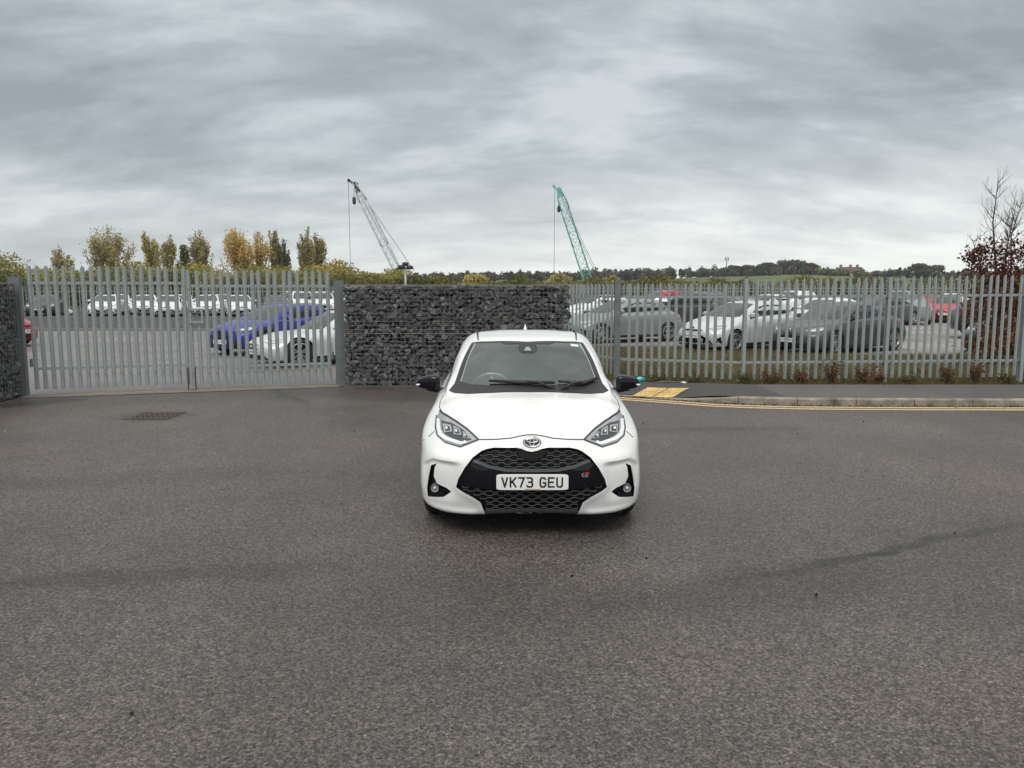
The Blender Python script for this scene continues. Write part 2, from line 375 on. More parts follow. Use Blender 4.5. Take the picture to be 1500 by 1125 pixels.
# ------------------------------------------------------------------ cars
YC = [0, .82, 1.10, 1.75, 3.10, 3.37, 3.60, 3.945]; ZC = [0, .18, .60, .97, 1.43]
def make_warp(ys, zs, ws, deck=None, roofw=1.0):
    def w(x, y, z):
        if deck and y > 3.05 and z > 1.03:
            g = float(np.interp(y, [3.05, 3.2, 3.5, 3.95], [1, .82, deck, deck * .6])); z = 1.03 + (z - 1.03) * g
        xx = x * ws
        if z > 1.0: xx *= 1 + (roofw - 1) * min(1, (z - 1.0) / .3)
        yy = float(np.interp(y, YC, ys)) if y > 0 else y; return (xx, yy, float(np.interp(z, ZC, zs)))
    return w
IDENT = make_warp(YC, ZC, 1.0)
SPECS = {
 'hatchback': dict(ys=YC, zs=ZC, ws=1., L=3.945, r=.31),
 'family_hatchback': dict(ys=[0, .86, 1.16, 1.95, 3.45, 3.50, 3.8, 4.36], zs=[0, .18, .60, .96, 1.45], ws=1.02, L=4.36, r=.325),
 'suv': dict(ys=[0, .85, 1.15, 1.85, 3.5, 3.52, 3.85, 4.30], zs=[0, .24, .74, 1.10, 1.62], ws=1.04, L=4.30, r=.355, clad=True, roofw=1.05),
 'crossover': dict(ys=[0, .84, 1.15, 1.9, 3.4, 3.46, 3.8, 4.25], zs=[0, .19, .62, .93, 1.36], ws=1.02, L=4.25, r=.325, clad=True),
 'saloon_car': dict(ys=[0, .88, 1.25, 2.0, 3.15, 3.66, 3.95, 4.68], zs=[0, .17, .58, .93, 1.43], ws=1.04, L=4.68, r=.33, deck=.16),
 'coupe': dict(ys=[0, .86, 1.45, 2.05, 2.95, 3.38, 3.75, 4.24], zs=[0, .15, .50, .80, 1.29], ws=1.02, L=4.24, r=.33, deck=.3),
}
def arc(cy, cz, r, a0, a1, n=14):
    return [(cy + r * math.cos(R(a0 + (a1 - a0) * i / n)), cz + r * math.sin(R(a0 + (a1 - a0) * i / n))) for i in range(n + 1)]
SIDE_GLASS = [[(1.42, 1.01), (1.63, 1.15), (1.85, 1.265), (2.08, 1.315), (2.27, 1.325), (2.27, 1.035)],
              [(2.35, 1.04), (2.35, 1.325), (2.65, 1.315), (2.92, 1.275), (2.98, 1.08)],
              [(3.04, 1.09), (2.99, 1.262), (3.13, 1.215), (3.27, 1.12)]]
SCREEN = [(0, 1.01), (.34, 1.04), (.52, 1.09), (.645, 1.19), (.61, 1.35), (.58, 1.50), (.515, 1.80), (.34, 1.745), (0, 1.70)]
REARW = [(0, 3.22), (.32, 3.17), (.46, 3.13), (.455, 3.32), (.35, 3.49), (0, 3.555)]
def sym(half): return half + [(-a, b) for a, b in reversed(half) if a > 0]
def wheel_cuts(ay, by, r, ws):
    cuts = []
    for cy in (ay, by):
        for s in (-1, 1):
            x0, x1 = sorted((s * .56 * ws, s * 1.1 * ws)); cuts.append((cyl(x0, x1, cy, r * .97, r * 1.13), 1))
    return cuts
def common_parts(root, o, bvh, w, sp, glassm, step):
    """glass, seams, handles, mirrors, wheels shared by every car"""
    wp = lambda poly: [w(0, a, b)[1:] for a, b in poly]
    for s, axn in ((-1, 'L'), (1, 'R')):
        for i, g in enumerate(SIDE_GLASS):
            patch('side_window', wp(g), axn, bvh, .003, glassm, root, step * 1.6, loc=o)
    for s, axn in ((-1, 'L'), (1, 'R')):
        for y0, z1 in ((1.33, .95), (2.31, 1.0), (3.0, .99)):
            patch('door_seam', stroke(wp([(y0, .24), (y0 - .02, .6), (y0 + (.03 if y0 < 2 else 0), z1)]), .010), axn, bvh, .0015, M['gapmat'], root, .12, .004, loc=o)
        for y0 in (2.08, 2.85):
            hb = patch('door_handle', stroke(wp([(y0 - .09, .83), (y0 + .07, .835)]), .026), axn, bvh, .022, o_mat(root), root, .1, .02, loc=o)
def o_mat(root): return root['_paint_tmp'] and PAINT[root['_paint_tmp']]
PAINT = {}
def superbox(cx, cy, cz, ax, ay, az, e=3., n=18, taper=None):
    mb = MB(); rows = []
    def sg(v, p): return math.copysign(abs(v)**p, v)
    for i in range(1, n):
        th = -PI / 2 + PI * i / n
        for k in range(n * 2):
            ph = 2 * PI * k / (n * 2); q = 2 / e
            x = sg(math.sin(th), q); y = sg(math.cos(th), q) * sg(math.cos(ph), q); z = sg(math.cos(th), q) * sg(math.sin(ph), q)
            p = [x, y, z]
            if taper: p = taper(*p)
            mb.v.append((cx + p[0] * ax, cy + p[1] * ay, cz + p[2] * az))
    m = n * 2
    for i in range(n - 2):
        for k in range(m): mb.f.append((i * m + k, i * m + (k + 1) % m, (i + 1) * m + (k + 1) % m, (i + 1) * m + k))
    mb.f.append(tuple(reversed(range(m)))); b = (n - 2) * m; mb.f.append(tuple(b + k for k in range(m)))
    return mb
def mirrors(root, o, y, z, xin, m, ws=1., base=None):
    for s in (-1, 1):
        def tp(a, b, c):
            k = (a + 1) / 2                                # 0 inner .. 1 outer
            c2 = c * (1 - .42 * k * k) - .12 * k * k; return (a, b * (1 - .35 * k) + .25 * k, c2)
        mb = superbox(0, 0, 0, .112, .075, .072, 3.2, 14, tp)
        mb.v = [((xin + .112 + v[0]) * s, y + v[1], z + v[2]) for v in mb.v]
        h = mb.build('mirror', m, root, smooth=True, loc=o)
        ar = MB().tube([(s * (xin - .09), y + .02, z - .10), (s * (xin + .05), y + .01, z - .065), (s * (xin + .13), y + .01, z - .06)], [.028, .03, .02], 8)
        link('mirror_arm', ar.mesh('mirror_arm', True), h, M['gloss'])
        ch = superbox(s * (xin + .205), y - .035, z - .018, .018, .02, .008, 2.5, 8); link('indicator', ch.mesh('indicator', True), h, M['drl'])
def generic_car(kind, colour, label, glassm=None):
    sp = SPECS[kind]; w = make_warp(sp['ys'], sp['zs'], sp['ws'], sp.get('deck'), sp.get('roofw', 1.))
    me, bvh = body_mesh(w, 4, 3)
    root = thing(kind, label, {'suv': 'SUV', 'crossover': 'SUV', 'saloon_car': 'saloon car', 'coupe': 'sports car'}.get(kind, 'car'))
    L = sp['L']; o = (0, -L / 2, 0); ws = sp['ws']; r = sp['r']
    ay, by = sp['ys'][1], sp['ys'][5]
    me = boolean(me, wheel_cuts(ay, by, r, ws), [M[colour], M['inner']])
    b = link('body', me, root, None, o); b.material_slots[0].link = 'OBJECT'; b.material_slots[0].material = M[colour]
    PAINT[kind] = M[colour]; root['_paint_tmp'] = kind
    common_parts(root, o, bvh, w, sp, M['glass'], .1); del root['_paint_tmp']
    patch('windscreen', sym([w(a, b_, 1.1)[:2] for a, b_ in SCREEN]), 'T', bvh, .003, M['screen'], root, .1, loc=o)
    rear = [w(a, b_, 1.1)[:2] for a, b_ in REARW]; patch('rear_window', sym(rear), 'T', bvh, .003, M['glass'], root, .1, loc=o)
    fz = lambda poly: [(w(a, 0, c)[0], w(0, 0, c)[2]) for a, c in poly]
    fs = lambda half: sym(fz(half))
    if kind in ('suv', 'crossover'):
        patch('grille', fs([(0, .66), (.42, .66), (.50, .60), (.46, .47), (0, .44)]), 'F', bvh, .003, M['gloss'], root, .1, loc=o)
        patch('lower_grille', fs([(0, .38), (.62, .40), (.70, .30), (.6, .2), (0, .2)]), 'F', bvh, .004, M['blackplastic'], root, .1, loc=o)
        pz = .36
    elif kind in ('hatchback', 'family_hatchback'):
        patch('grille', fs([(0, .655), (.25, .66), (.36, .64), (.30, .61), (0, .60)]), 'F', bvh, .003, M['gloss'], root, .1, loc=o)
        patch('lower_grille', fs([(0, .50), (.34, .50), (.56, .38), (.66, .24), (.55, .2), (0, .2)]), 'F', bvh, .003, M['gloss'], root, .1, loc=o)
        for s in (1, -1):
            q = fz([(.66, .50), (.80, .46), (.82, .28), (.70, .26), (.74, .38)]); q = q if s > 0 else mx(q)
            patch('fog_surround', q, 'F', bvh, .003, M['gloss'], root, .1, loc=o)
        pz = .47
    else:
        patch('grille', fs([(0, .64), (.36, .63), (.40, .52), (.30, .42), (0, .41)]), 'F', bvh, .003, M['gloss'], root, .1, loc=o)
        patch('lower_grille', fs([(0, .34), (.58, .35), (.66, .22), (0, .2)]), 'F', bvh, .003, M['blackplastic'], root, .1, loc=o)
        pz = .42
    for s in (1, -1):
        hl = fz([(.40, .695), (.55, .66), (.70, .67), (.79, .73), (.755, .80), (.60, .775)]); hl = hl if s > 0 else mx(hl)
        h = patch('headlight', hl, 'F', bvh, .004, M['lampgrey'], root, .08, loc=o)
        d = fz([(.45, .705), (.56, .69), (.70, .70), (.77, .745), (.75, .765), (.69, .72), (.56, .71), (.46, .72)]); d = d if s > 0 else mx(d)
        patch('running_light', d, 'F', bvh, .007, M['drl'], h, .08)
        tl = fz([(.50, .90), (.62, .93), (.78, .92), (.83, .74), (.70, .76), (.60, .82)]); tl = tl if s > 0 else mx(tl)
        patch('tail_light', tl, 'B', bvh, .004, M['taillight'], root, .1, loc=o)
    for axn, m_, zc in (('F', M['plate'], pz), ('B', M['plateyellow'], .62)):
        z0 = w(0, 0, zc)[2]; p0, n0 = cast(bvh, axn, 0, z0); sgn = -1 if axn == 'F' else 1
        mb = MB().box((-.26, p0.y + sgn * .03 - .004, z0 - .056), (.26, p0.y + sgn * .03 + .004, z0 + .056)); pl = mb.build('number_plate', m_, root, loc=o)
        if axn == 'F':
            t = MB(); yy = p0.y - .03 - .006
            for i, xx in enumerate((-.2, -.14, -.08, -.02, .07, .13, .19)):   # worn, unreadable characters
                t.box((xx - .018, yy, z0 - .035), (xx - .006, yy + .002, z0 + .035)); t.box((xx + .006, yy, z0 - .035 + .02 * (i % 3)), (xx + .018, yy + .002, z0 + .035 - .015 * (i % 2)))
                t.box((xx - .006, yy, z0 - .006), (xx + .006, yy + .002, z0 + .006))
            link('plate_characters', t.mesh('plate_characters'), pl, M['plateblack'])
    p0, n0 = cast(bvh, 'F', 0, w(0, 0, .70)[2])
    MB().lathe([(0, 0), (.045, 0), (.05, .01), (.05, .02)], 18, Matrix.Translation((0, p0.y - .012, p0.z)) @ Matrix.Rotation(PI / 2, 4, 'Z')).build('badge', M['chrome'], root, sharp=30, loc=o)
    a0 = 1.9 if kind != 'coupe' else 1.7
    mirrors(root, o, sp['ys'][2] + .42, w(0, 1.4, 1.03)[2] + .03, .80 * ws, M['gloss'] if kind == 'suv' else M[colour])
    for cy in (ay, by):
        for s in (-1, 1): wh = wheel(root, s * .868 * ws, cy, s, r, M['alloy']); wh.location = Vector(o)
    for s, axn in ((-1, 'L'), (1, 'R')):
        sill = [(ay + r * 1.2, sp['zs'][1] + .015), (by - r * 1.2, sp['zs'][1] + .015)]
        patch('side_skirt', stroke([(a, b_ + .03) for a, b_ in sill], .08 if kind != 'suv' else .16), axn, bvh, .006, M['blackplastic'], root, .2, loc=o)
        if sp.get('clad'):
            for cy in (ay, by):
                patch('arch_cladding', stroke(arc(cy, r * .97, r * 1.13 + .045, 172, 8), .085), axn, bvh, .008, M['blackplastic'], root, .1, loc=o)
            rl = MB().tube([(s * .56 * ws * 1.03, w(0, 1.95, 1.4)[1], w(0, 0, 1.40)[2] + .035), (s * .57 * ws * 1.03, w(0, 2.5, 1.4)[1], w(0, 0, 1.41)[2] + .045), (s * .55 * ws * 1.03, w(0, 3.0, 1.4)[1], w(0, 0, 1.36)[2] + .03)], .016, 6)
            rl.build('roof_rail', M['galv'], root, smooth=True, loc=o)
    return root
# ------------------------------------------------------------------ hero hatchback
def hero():
    w = IDENT
    GO = [(.12, .70), (.28, .70), (.372, .67), (.44, .62), (.50, .543), (.55, .452), (.567, .39), (.511, .355), (.433, .317), (.378, .28), (.345, .20)]
    def S(t): t = max(0., min(1., t)); return t * t * (3 - 2 * t)
    def sculpt(x, y, z):
        if y < .75 and z < .80 and x < .87:
            d = 9
            for (a, b), (c, e) in zip(GO, GO[1:]):
                vx, vz = c - a, e - b; t = max(0, min(1, ((x - a) * vx + (z - b) * vz) / (vx * vx + vz * vz))); d = min(d, math.hypot(x - a - t * vx, z - b - t * vz))
            y2 = y - .014 * math.exp(-(d / .028)**2)
            top = .578 - .05 * S((x - .74) / .1)
            y2 += .034 * S((top - z) / .035) * S((z - .225) / .16) * S((x - .50 - .25 * max(0, .45 - z)) / .10) * S((.855 - x) / .06)   # scoop round the fog lamp
            y2 -= .018 * S((.235 - z) / .05) * S((x - .35) / .1) * S((.85 - x) / .1)                                              # flared lower lip
            y2 -= .006 * math.exp(-((z - .60) / .025)**2) * S((x - .52) / .08) * S((.82 - x) / .08)
            return x, y2, z
        return x, y, z
    me, bvh = body_mesh(w, 12, 10, sculpt); L = 3.945; o = (0, 0, 0)
    root = thing('hatchback', 'white hatchback with black grille and black mirrors parked alone on open tarmac, facing forward', 'car', (.145, 5.62, 0))
    grille = sym([(0, .667), (.04, .674), (.076, .688), (.12, .697), (.28, .692), (.335, .68), (.372, .665), (.435, .62), (.495, .543), (.545, .452), (.562, .39), (.511, .362), (.433, .324), (.378, .287), (.342, .186), (0, .186)])
    fog = [(.717, .538), (.767, .510), (.786, .425), (.803, .324), (.795, .262), (.66, .295), (.60, .343), (.638, .366), (.717, .386), (.742, .436), (.735, .50)]
    cuts = wheel_cuts(.82, 3.37, .31, 1.)
    cuts.append((cutter(grille, 'F', bvh, .06, .035, .05), 2))
    for f in (fog, mx(fog)): cuts.append((cutter(f, 'F', bvh, .05, .035, .05), 2))
    SC = sym([(0, 1.045), (.34, 1.075), (.50, 1.12), (.595, 1.20), (.57, 1.35), (.545, 1.50), (.485, 1.77), (.33, 1.72), (0, 1.675)])
    cuts.append((prism(SC, 'T', .86, 2.0), 3))
    cav = [(1.06, .6), (1.06, .93), (1.30, 1.07), (1.72, 1.30), (2.0, 1.36), (2.8, 1.35), (3.1, 1.29), (3.3, 1.12), (3.3, .5), (1.3, .35)]
    cuts.append((prism(cav, 'L', -.50, .50), 3))
    for g in SIDE_GLASS: cuts.append((prism([(a * .96 + .04 * sum(p[0] for p in g) / len(g), b * .94 + .06 * sum(p[1] for p in g) / len(g)) for a, b in g], 'L', -1, 1), 3))
    me = boolean(me, cuts, [M['white'], M['inner'], M['satin'], M['cabin']])
    link('body', me, root)
    PAINT['h'] = M['white']; root['_paint_tmp'] = 'h'; common_parts(root, o, bvh, w, SPECS['hatchback'], M['clear'], .06); del root['_paint_tmp']
    ws = patch('windscreen', sym([(a * .985, b_) for a, b_ in SCREEN]), 'T', bvh, .002, M['clear'], root, .05, .003)
    # black printed edge of the glass
    fr = M['blackplastic']
    patch('cowl', sym([(0, .980), (.3, .990), (.52, 1.015), (.64, 1.06), (.69, 1.12), (.655, 1.20), (.60, 1.215), (.50, 1.135), (.34, 1.085), (0, 1.055)]), 'T', bvh, .006, fr, root, .05, .008)
    for s in (1, -1):
        q = [(.60, 1.205), (.652, 1.195), (.625, 1.34), (.592, 1.50), (.525, 1.80), (.492, 1.79), (.55, 1.50), (.575, 1.35)]
        patch('screen_seal', q if s > 0 else mx(q), 'T', bvh, .004, fr, ws, .05, .006)
        q = [(.525, 1.835), (.535, 1.82), (.565, 2.2), (.55, 2.75), (.53, 3.08), (.51, 3.08), (.53, 2.75), (.545, 2.2)]
        q = [(a - .065, b_) for a, b_ in q]
        patch('roof_seam', q if s > 0 else mx(q), 'T', bvh, .002, M['gapmat'], root, .05, .005)
    patch('screen_seal', sym([(0, 1.70), (.34, 1.745), (.52, 1.80), (.50, 1.765), (.33, 1.715), (.25, 1.705), (.20, 1.655), (0, 1.65)]), 'T', bvh, .004, fr, ws, .05, .006)
    patch('camera_housing', [(-.078, 1.66), (.078, 1.66), (.09, 1.56), (.06, 1.50), (-.06, 1.50), (-.09, 1.56)], 'T', bvh, .005, M['blackplastic'], ws, .05, .012)
    patch('camera_window', [(-.012, 1.59), (.012, 1.59), (.035, 1.53), (-.035, 1.53)], 'T', bvh, .008, M['lampgrey'], ws, .05, .004)
    patch('sticker', [(.40, 1.705), (.47, 1.715), (.475, 1.675), (.405, 1.665)], 'T', bvh, .005, M['sticker'], ws, .05, .004)
    # wipers
    for pts in (((-.34, 1.12), (-.05, 1.075), (.22, 1.08)), ((.25, 1.10), (.47, 1.12), (.60, 1.235))):
        pp = []
        for a, b_ in pts: p, n = cast(bvh, 'T', a, b_); pp.append(p + n * .026)
        wb = MB().tube(pp, [.011, .022, .013], 6); wo = wb.build('wiper', M['blackplastic'], root, smooth=True)
        q, n = cast(bvh, 'T', pts[2][0] if pts[0][0] < 0 else pts[0][0] + .02, .99 + .25 * abs(pts[2][0] if pts[0][0] < 0 else .1)**2)
        arm = MB().tube([q + Vector((.0, .03, .012)), (q + pp[1]) / 2 + Vector((0, 0, .04)), pp[1] + Vector((0, 0, .012))], [.016, .010, .008], 6)
        link('wiper_arm', arm.mesh('wiper_arm', True), wo, M['blackplastic'])
    # cabin
    MB().box((-.5, 1.07, .62), (.5, 1.36, .90)).tube([(-.49, 1.3, .90), (-.2, 1.33, .925), (.2, 1.33, .93), (.49, 1.3, .90)], .05, 10).box((-.10, 1.30, .86), (.12, 1.34, 1.0)).build('dashboard', M['cabin'], root, sharp=40)
    stw = MB(); T = Matrix.Translation((-.33, 1.52, .93)) @ Matrix.Rotation(R(-62), 4, 'X')
    stw.tube([T @ Vector((.18 * math.cos(a), .18 * math.sin(a), 0)) for a in [2 * PI * i / 28 for i in range(29)]], .014, 8, False)
    for a in (0, PI, -PI / 2): stw.tube([T @ Vector((0, 0, 0)), T @ Vector((.17 * math.cos(a), .17 * math.sin(a), 0))], [.04, .014], 8)
    stw.build('steering_wheel', M['lampgrey'], root, smooth=True)
    for x in (-.33, .33):
        st = superbox(x, 2.12, .86, .23, .09, .28, 3, 12); se = st.build('seat', M['seat'], root, smooth=True)
        hr = superbox(x, 2.16, 1.20, .12, .05, .08, 3, 10); link('headrest', hr.mesh('headrest', True), se, M['seat'])
    ar = MB(); ar.box((-.48, 2.75, .6), (.48, 2.9, 1.05)).build('rear_seat', M['seat'], root)
    # grille pieces, all set on the recess floor
    def on(a, b_, out): p, n = cast(bvh, 'F', a, b_); return Vector((p.x, p.y + .035 - out, p.z))
    def inside(a, b_, poly):
        c = False; n = len(poly)
        for i in range(n):
            x1, y1 = poly[i]; x2, y2 = poly[i - 1]
            if (y1 > b_) != (y2 > b_) and a < (x2 - x1) * (b_ - y1) / (y2 - y1) + x1: c = not c
        return c
    gm = MB(); small = [(a * .975, .44 + (b_ - .44) * .96) for a, b_ in grille]
    bar = sym([(0, .525), (.195, .528), (.312, .548), (.437, .588), (.50, .515), (.548, .43), (.552, .408), (.27, .385), (0, .383)])
    notch = sym([(0, .675), (.118, .69), (.085, .63), (.04, .60), (0, .596)])
    row = 0; z = .215
    while z < .70:
        run = []; x = -.60; i = 0
        seq = []
        ph = (row % 2) * .045
        while x < .6:
            seq += [(x + ph, z), (x + ph + .036, z), (x + ph + .045, z - .011), (x + ph + .081, z - .011)]; x += .09
        for q in seq + [(9, 9)]:
            ok = q[0] < 5 and inside(q[0], q[1], small) and not inside(q[0], q[1], bar) and not inside(q[0], q[1], notch)
            if ok: run.append(on(q[0], q[1], .014))
            else:
                if len(run) > 1: gm.tube(run, .0034, 5)
                run = []
        z += .0265; row += 1
    gm.build('grille', M['cladding'], root, smooth=True)
    patch('grille_bar', [(a, b_) for a, b_ in bar], 'F', bvh, 0, M['gloss'], root, .05, .022, recess=.035 - .022)
    patch('emblem_panel', notch, 'F', bvh, 0, M['satin'], root, .05, .02, recess=.035 - .02)
    patch('bar_trim', sym([(0, .542), (.2, .545), (.31, .566), (.40, .598), (.425, .600), (.437, .588), (.312, .546), (.195, .524), (0, .521)]), 'F', bvh, 0, M['cladding'], root, .05, .02, recess=.035 - .025)
    patch('lower_lip', sym([(0, .228), (.345, .222), (.352, .186), (0, .186)]), 'F', bvh, 0, M['cladding'], root, .05, .03, recess=.035 - .03)
    # number plate
    py = cast(bvh, 'F', .2, .445)[0].y - .012
    pl = superbox(.004, py, .452, .264, .006, .0585, 12, 16).build('number_plate', M['plate'], root, sharp=40)
    GL = {'V': [[(0, 1), (.5, 0), (1, 1)]], 'K': [[(0, 0), (0, 1)], [(1, 1), (.08, .45)], [(.32, .62), (1, 0)]], '7': [[(0, 1), (1, 1), (.35, 0)]],
          '3': [[(0, 1), (.75, 1), (.95, .87), (.95, .65), (.75, .53), (.3, .53)], [(.75, .53), (1, .38), (1, .14), (.78, 0), (.2, 0), (0, .12)]],
          'G': [[(.98, .85), (.75, 1), (.25, 1), (0, .82), (0, .18), (.25, 0), (.75, 0), (1, .18), (1, .45), (.55, .45)]],
          'E': [[(1, 1), (0, 1), (0, 0), (1, 0)], [(0, .52), (.85, .52)]], 'U': [[(0, 1), (0, .18), (.22, 0), (.78, 0), (1, .18), (1, 1)]]}
    t = MB(); xs = [-.202, -.141, -.080, -.019, .077, .138, .199]; hh = .079; cw = .038; sw = .0125
    for i, (ch, x0) in enumerate(zip('VK73GEU', xs)):
        for ln in GL[ch]:
            pts = [Vector((.004 + x0 - cw / 2 + a * cw, 0, .452 - (hh - sw) / 2 + b_ * (hh - sw))) for a, b_ in ln]
            for j in range(len(pts) - 1):
                d = (pts[j + 1] - pts[j]).normalized(); n = Vector((-d.z, 0, d.x)) * sw / 2; e = d * sw * .42
                a0, a1 = pts[j] - e, pts[j + 1] + e; yy = Vector((0, py - .0075 - .0001 * j, 0))
                t.add([a0 + n + yy, a0 - n + yy, a1 - n + yy, a1 + n + yy], [(0, 1, 2, 3)])
    link('plate_characters', t.mesh('plate_characters'), pl, M['plateblack'])
    for x in (-.05, .06):
        sb = MB().lathe([(0, 0), (.006, 0), (.006, .003)], 10, Matrix.Translation((x + .004, py - .009, .496)) @ Matrix.Rotation(PI / 2, 4, 'Z')); link('screw_cap', sb.mesh('screw_cap'), pl, M['drl'])
    link('dealer_strip', MB().box((-.05, py - .0072, .3995), (.06, py - .0065, .4025)).mesh('dealer_strip'), pl, M['redmark'])
    # emblem: three ellipses
    ec = cast(bvh, 'F', .003, .737)[0]; ey = ec.y - .016
    tilt = Matrix.Translation((.003, ey, .735)) @ Matrix.Rotation(R(-20), 4, 'X')
    emb = MB()
    def ell(cx, cz, a, b_, rr): emb.tube([tilt @ Vector((cx + a * math.cos(q), 0, cz + b_ * math.sin(q))) for q in [2 * PI * i / 36 for i in range(37)]], rr, 6, False)
    ell(0, 0, .058, .036, .0052); ell(0, 0, .016, .032, .0038); ell(0, .011, .040, .014, .0038)
    eb = MB(); eb.lathe([(0, .004), (.056, .004), (.056, .012)], 32, tilt @ Matrix.Diagonal((1, 1, .64, 1)) @ Matrix.Rotation(PI / 2, 4, 'Z'))
    eo = eb.build('emblem', M['lampdark'], root, sharp=30); link('emblem_rings', emb.mesh('emblem_rings', True), eo, M['chrome'])
    rm = MB(); rm.lathe([(.058, .012), (.0675, .004), (.0665, .018)], 32, tilt @ Matrix.Diagonal((1, 1, .66, 1)) @ Matrix.Rotation(PI / 2, 4, 'Z')); link('emblem_surround', rm.mesh('emblem_surround', True), eo, M['gapmat'])
    # small red and grey badge
    gx, gz = .394, .497; bp = on(gx, gz, .024); bo = MB()
    for (x0, z0, x1, z1) in ((-.026, -.02, -.018, .012), (-.026, .006, -.008, .012), (-.026, -.02, -.008, -.014), (-.012, -.02, -.007, -.002), (.0, -.02, .006, .012), (.0, .006, .02, .012), (.0, -.008, .018, -.002), (.014, -.008, .02, .012), (.010, -.02, .018, -.008)):
        bo.box((bp.x + x0, bp.y - .004, bp.z + z0), (bp.x + x1, bp.y + .01, bp.z + z1))
    bd = bo.build('sport_badge', M['alloy'], root)
    link('badge_mark', MB().add([(bp.x - .002, bp.y - .006, bp.z + .020), (bp.x + .030, bp.y - .006, bp.z + .020), (bp.x + .028, bp.y - .006, bp.z + .004), (bp.x + .018, bp.y - .006, bp.z - .006), (bp.x + .004, bp.y - .006, bp.z + .002)], [(0, 1, 2, 3, 4)]).mesh('badge_mark'), bd, M['redmark'])
    # fog lamps
    for s in (1, -1):
        p, n = cast(bvh, 'F', s * .734, .345); T = Matrix.Translation((s * .734, p.y + .005, .345)) @ Matrix.Rotation(PI / 2, 4, 'Z')
        fo = MB().lathe([(0, 0), (.02, 0), (.024, -.006), (.031, -.008), (.032, .03)], 20, T).build('fog_lamp', M['lampgrey'], root, sharp=30)
        link('bulb_lens', MB().lathe([(0, -.012), (.009, -.011), (.011, 0)], 12, T).mesh('bulb_lens', True), fo, M['drl'])
        q = [(.66, .30), (.79, .268), (.785, .30), (.70, .325), (.65, .33)]
        patch('fog_blade', q if s > 0 else mx(q), 'F', bvh, 0, M['gloss'], root, .05, .02, recess=.035 - .02)
    # headlights
    for s in (1, -1):
        f = (lambda q: q) if s > 0 else mx
        HLP = [(.735, .858), (.755, .825), (.749, .765), (.728, .721), (.66, .687), (.536, .672), (.402, .727), (.49, .776), (.58, .814), (.662, .842)]
        h = patch('headlight', f(HLP), 'F', bvh, .002, M['lampgrey'], root, .035, .006)
        patch('lamp_edge', f(stroke([(.395, .728), (.49, .780), (.58, .818), (.662, .847), (.738, .864)], .010)), 'F', bvh, .005, M['gapmat'], h, .035, .006)
        patch('lamp_edge', f(stroke([(.402, .726), (.536, .671), (.66, .686), (.729, .72), (.75, .765), (.756, .834)], .008)), 'F', bvh, .005, M['lampdark'], h, .035, .006)
        patch('lamp_recess', f([(.705, .815), (.69, .758), (.665, .735), (.60, .716), (.52, .705), (.45, .722), (.52, .772), (.62, .808)]), 'F', bvh, .005, M['lampdark'], h, .035, .006)
        patch('running_light', f([(.748, .818), (.738, .765), (.715, .722), (.655, .699), (.53, .683), (.484, .700), (.498, .712), (.525, .700), (.637, .716), (.688, .737), (.708, .768), (.722, .82)]), 'F', bvh, .006, M['drl'], h, .035, .006)
        for q in ([(.688, .795), (.620, .792), (.606, .754), (.668, .742)], [(.600, .790), (.546, .772), (.530, .738), (.590, .737)], [(.523, .762), (.478, .745), (.462, .722), (.512, .723)]):
            cx = sum(a for a, b_ in q) / 4; cz = sum(b_ for a, b_ in q) / 4
            mo = patch('lamp_module', f(q), 'F', bvh, .009, M['lampgrey'], h, .035, .005)
            q2 = [(cx + (a - cx) * .62, cz + (b_ - cz) * .62 - .002) for a, b_ in q]; 
            patch('projector_lens', f(q2), 'F', bvh, .011, M['lampdark'], h, .035, .004)
            q3 = [(cx + (a - cx) * .25 + .006, cz + (b_ - cz) * .3) for a, b_ in q]; patch('lens_glint', f(q3), 'F', bvh, .013, M['drl'], h, .035, .004)
        # tail light
        tl = [(.50, .90), (.62, .93), (.78, .92), (.83, .74), (.70, .76), (.60, .82)]
        patch('tail_light', f(tl), 'B', bvh, .004, M['taillight'], root, .06)
        # bonnet to wing shut line
        patch('bonnet_seam', f(stroke([(.700, .62), (.745, .80), (.752, .95), (.735, 1.10)], .006)), 'T', bvh, .001, M['gapmat'], root, .05, .004)
        patch('bumper_seam', f(stroke([(.757, .74), (.80, .70), (.85, .66)], .005)), 'F', bvh, .001, M['gapmat'], root, .05, .004)
    patch('bonnet_seam', stroke([(-.40, .729), (-.25, .743), (-.15, .755), (-.09, .769), (-.04, .777), (0, .779), (.04, .777), (.09, .769), (.15, .755), (.25, .743), (.40, .729)], .0065), 'F', bvh, .001, M['gapmat'], root, .035, .004)
    patch('rear_window', sym(REARW), 'T', bvh, .003, M['glass'], root, .06)
    p0, n0 = cast(bvh, 'B', 0, .62); MB().box((-.26, p0.y + .02, .565), (.26, p0.y + .03, .675)).build('rear_number_plate', M['plateyellow'], root)
    mirrors(root, o, 1.42, 1.015, .785, M['gloss'])
    fin = MB(); p, n = cast(bvh, 'T', 0, 3.0); z = p.z - .01
    fin.add([(-.022, 2.9, z), (.022, 2.9, z), (.03, 3.1, z), (-.03, 3.1, z), (0, 3.06, z + .075), (0, 3.1, z + .07)], [(0, 1, 2, 3), (0, 4, 1), (1, 4, 5, 2), (3, 5, 4, 0), (2, 5, 3)])
    fin.build('roof_antenna', M['white'], root, sharp=50)
    for cy in (.82, 3.37):
        for s in (-1, 1): wheel(root, s * .862, cy, s, .31, M['alloy'])
    for axn in 'LR':
        patch('side_skirt', stroke([(1.2, .20), (2.99, .21)], .06), axn, bvh, .006, M['blackplastic'], root, .2)
    # undertray so the bay under the bumper is dark
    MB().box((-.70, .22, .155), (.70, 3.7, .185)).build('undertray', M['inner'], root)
    return root
ZEN = 3.0; EXPO = 0.36; HAZE = .00022
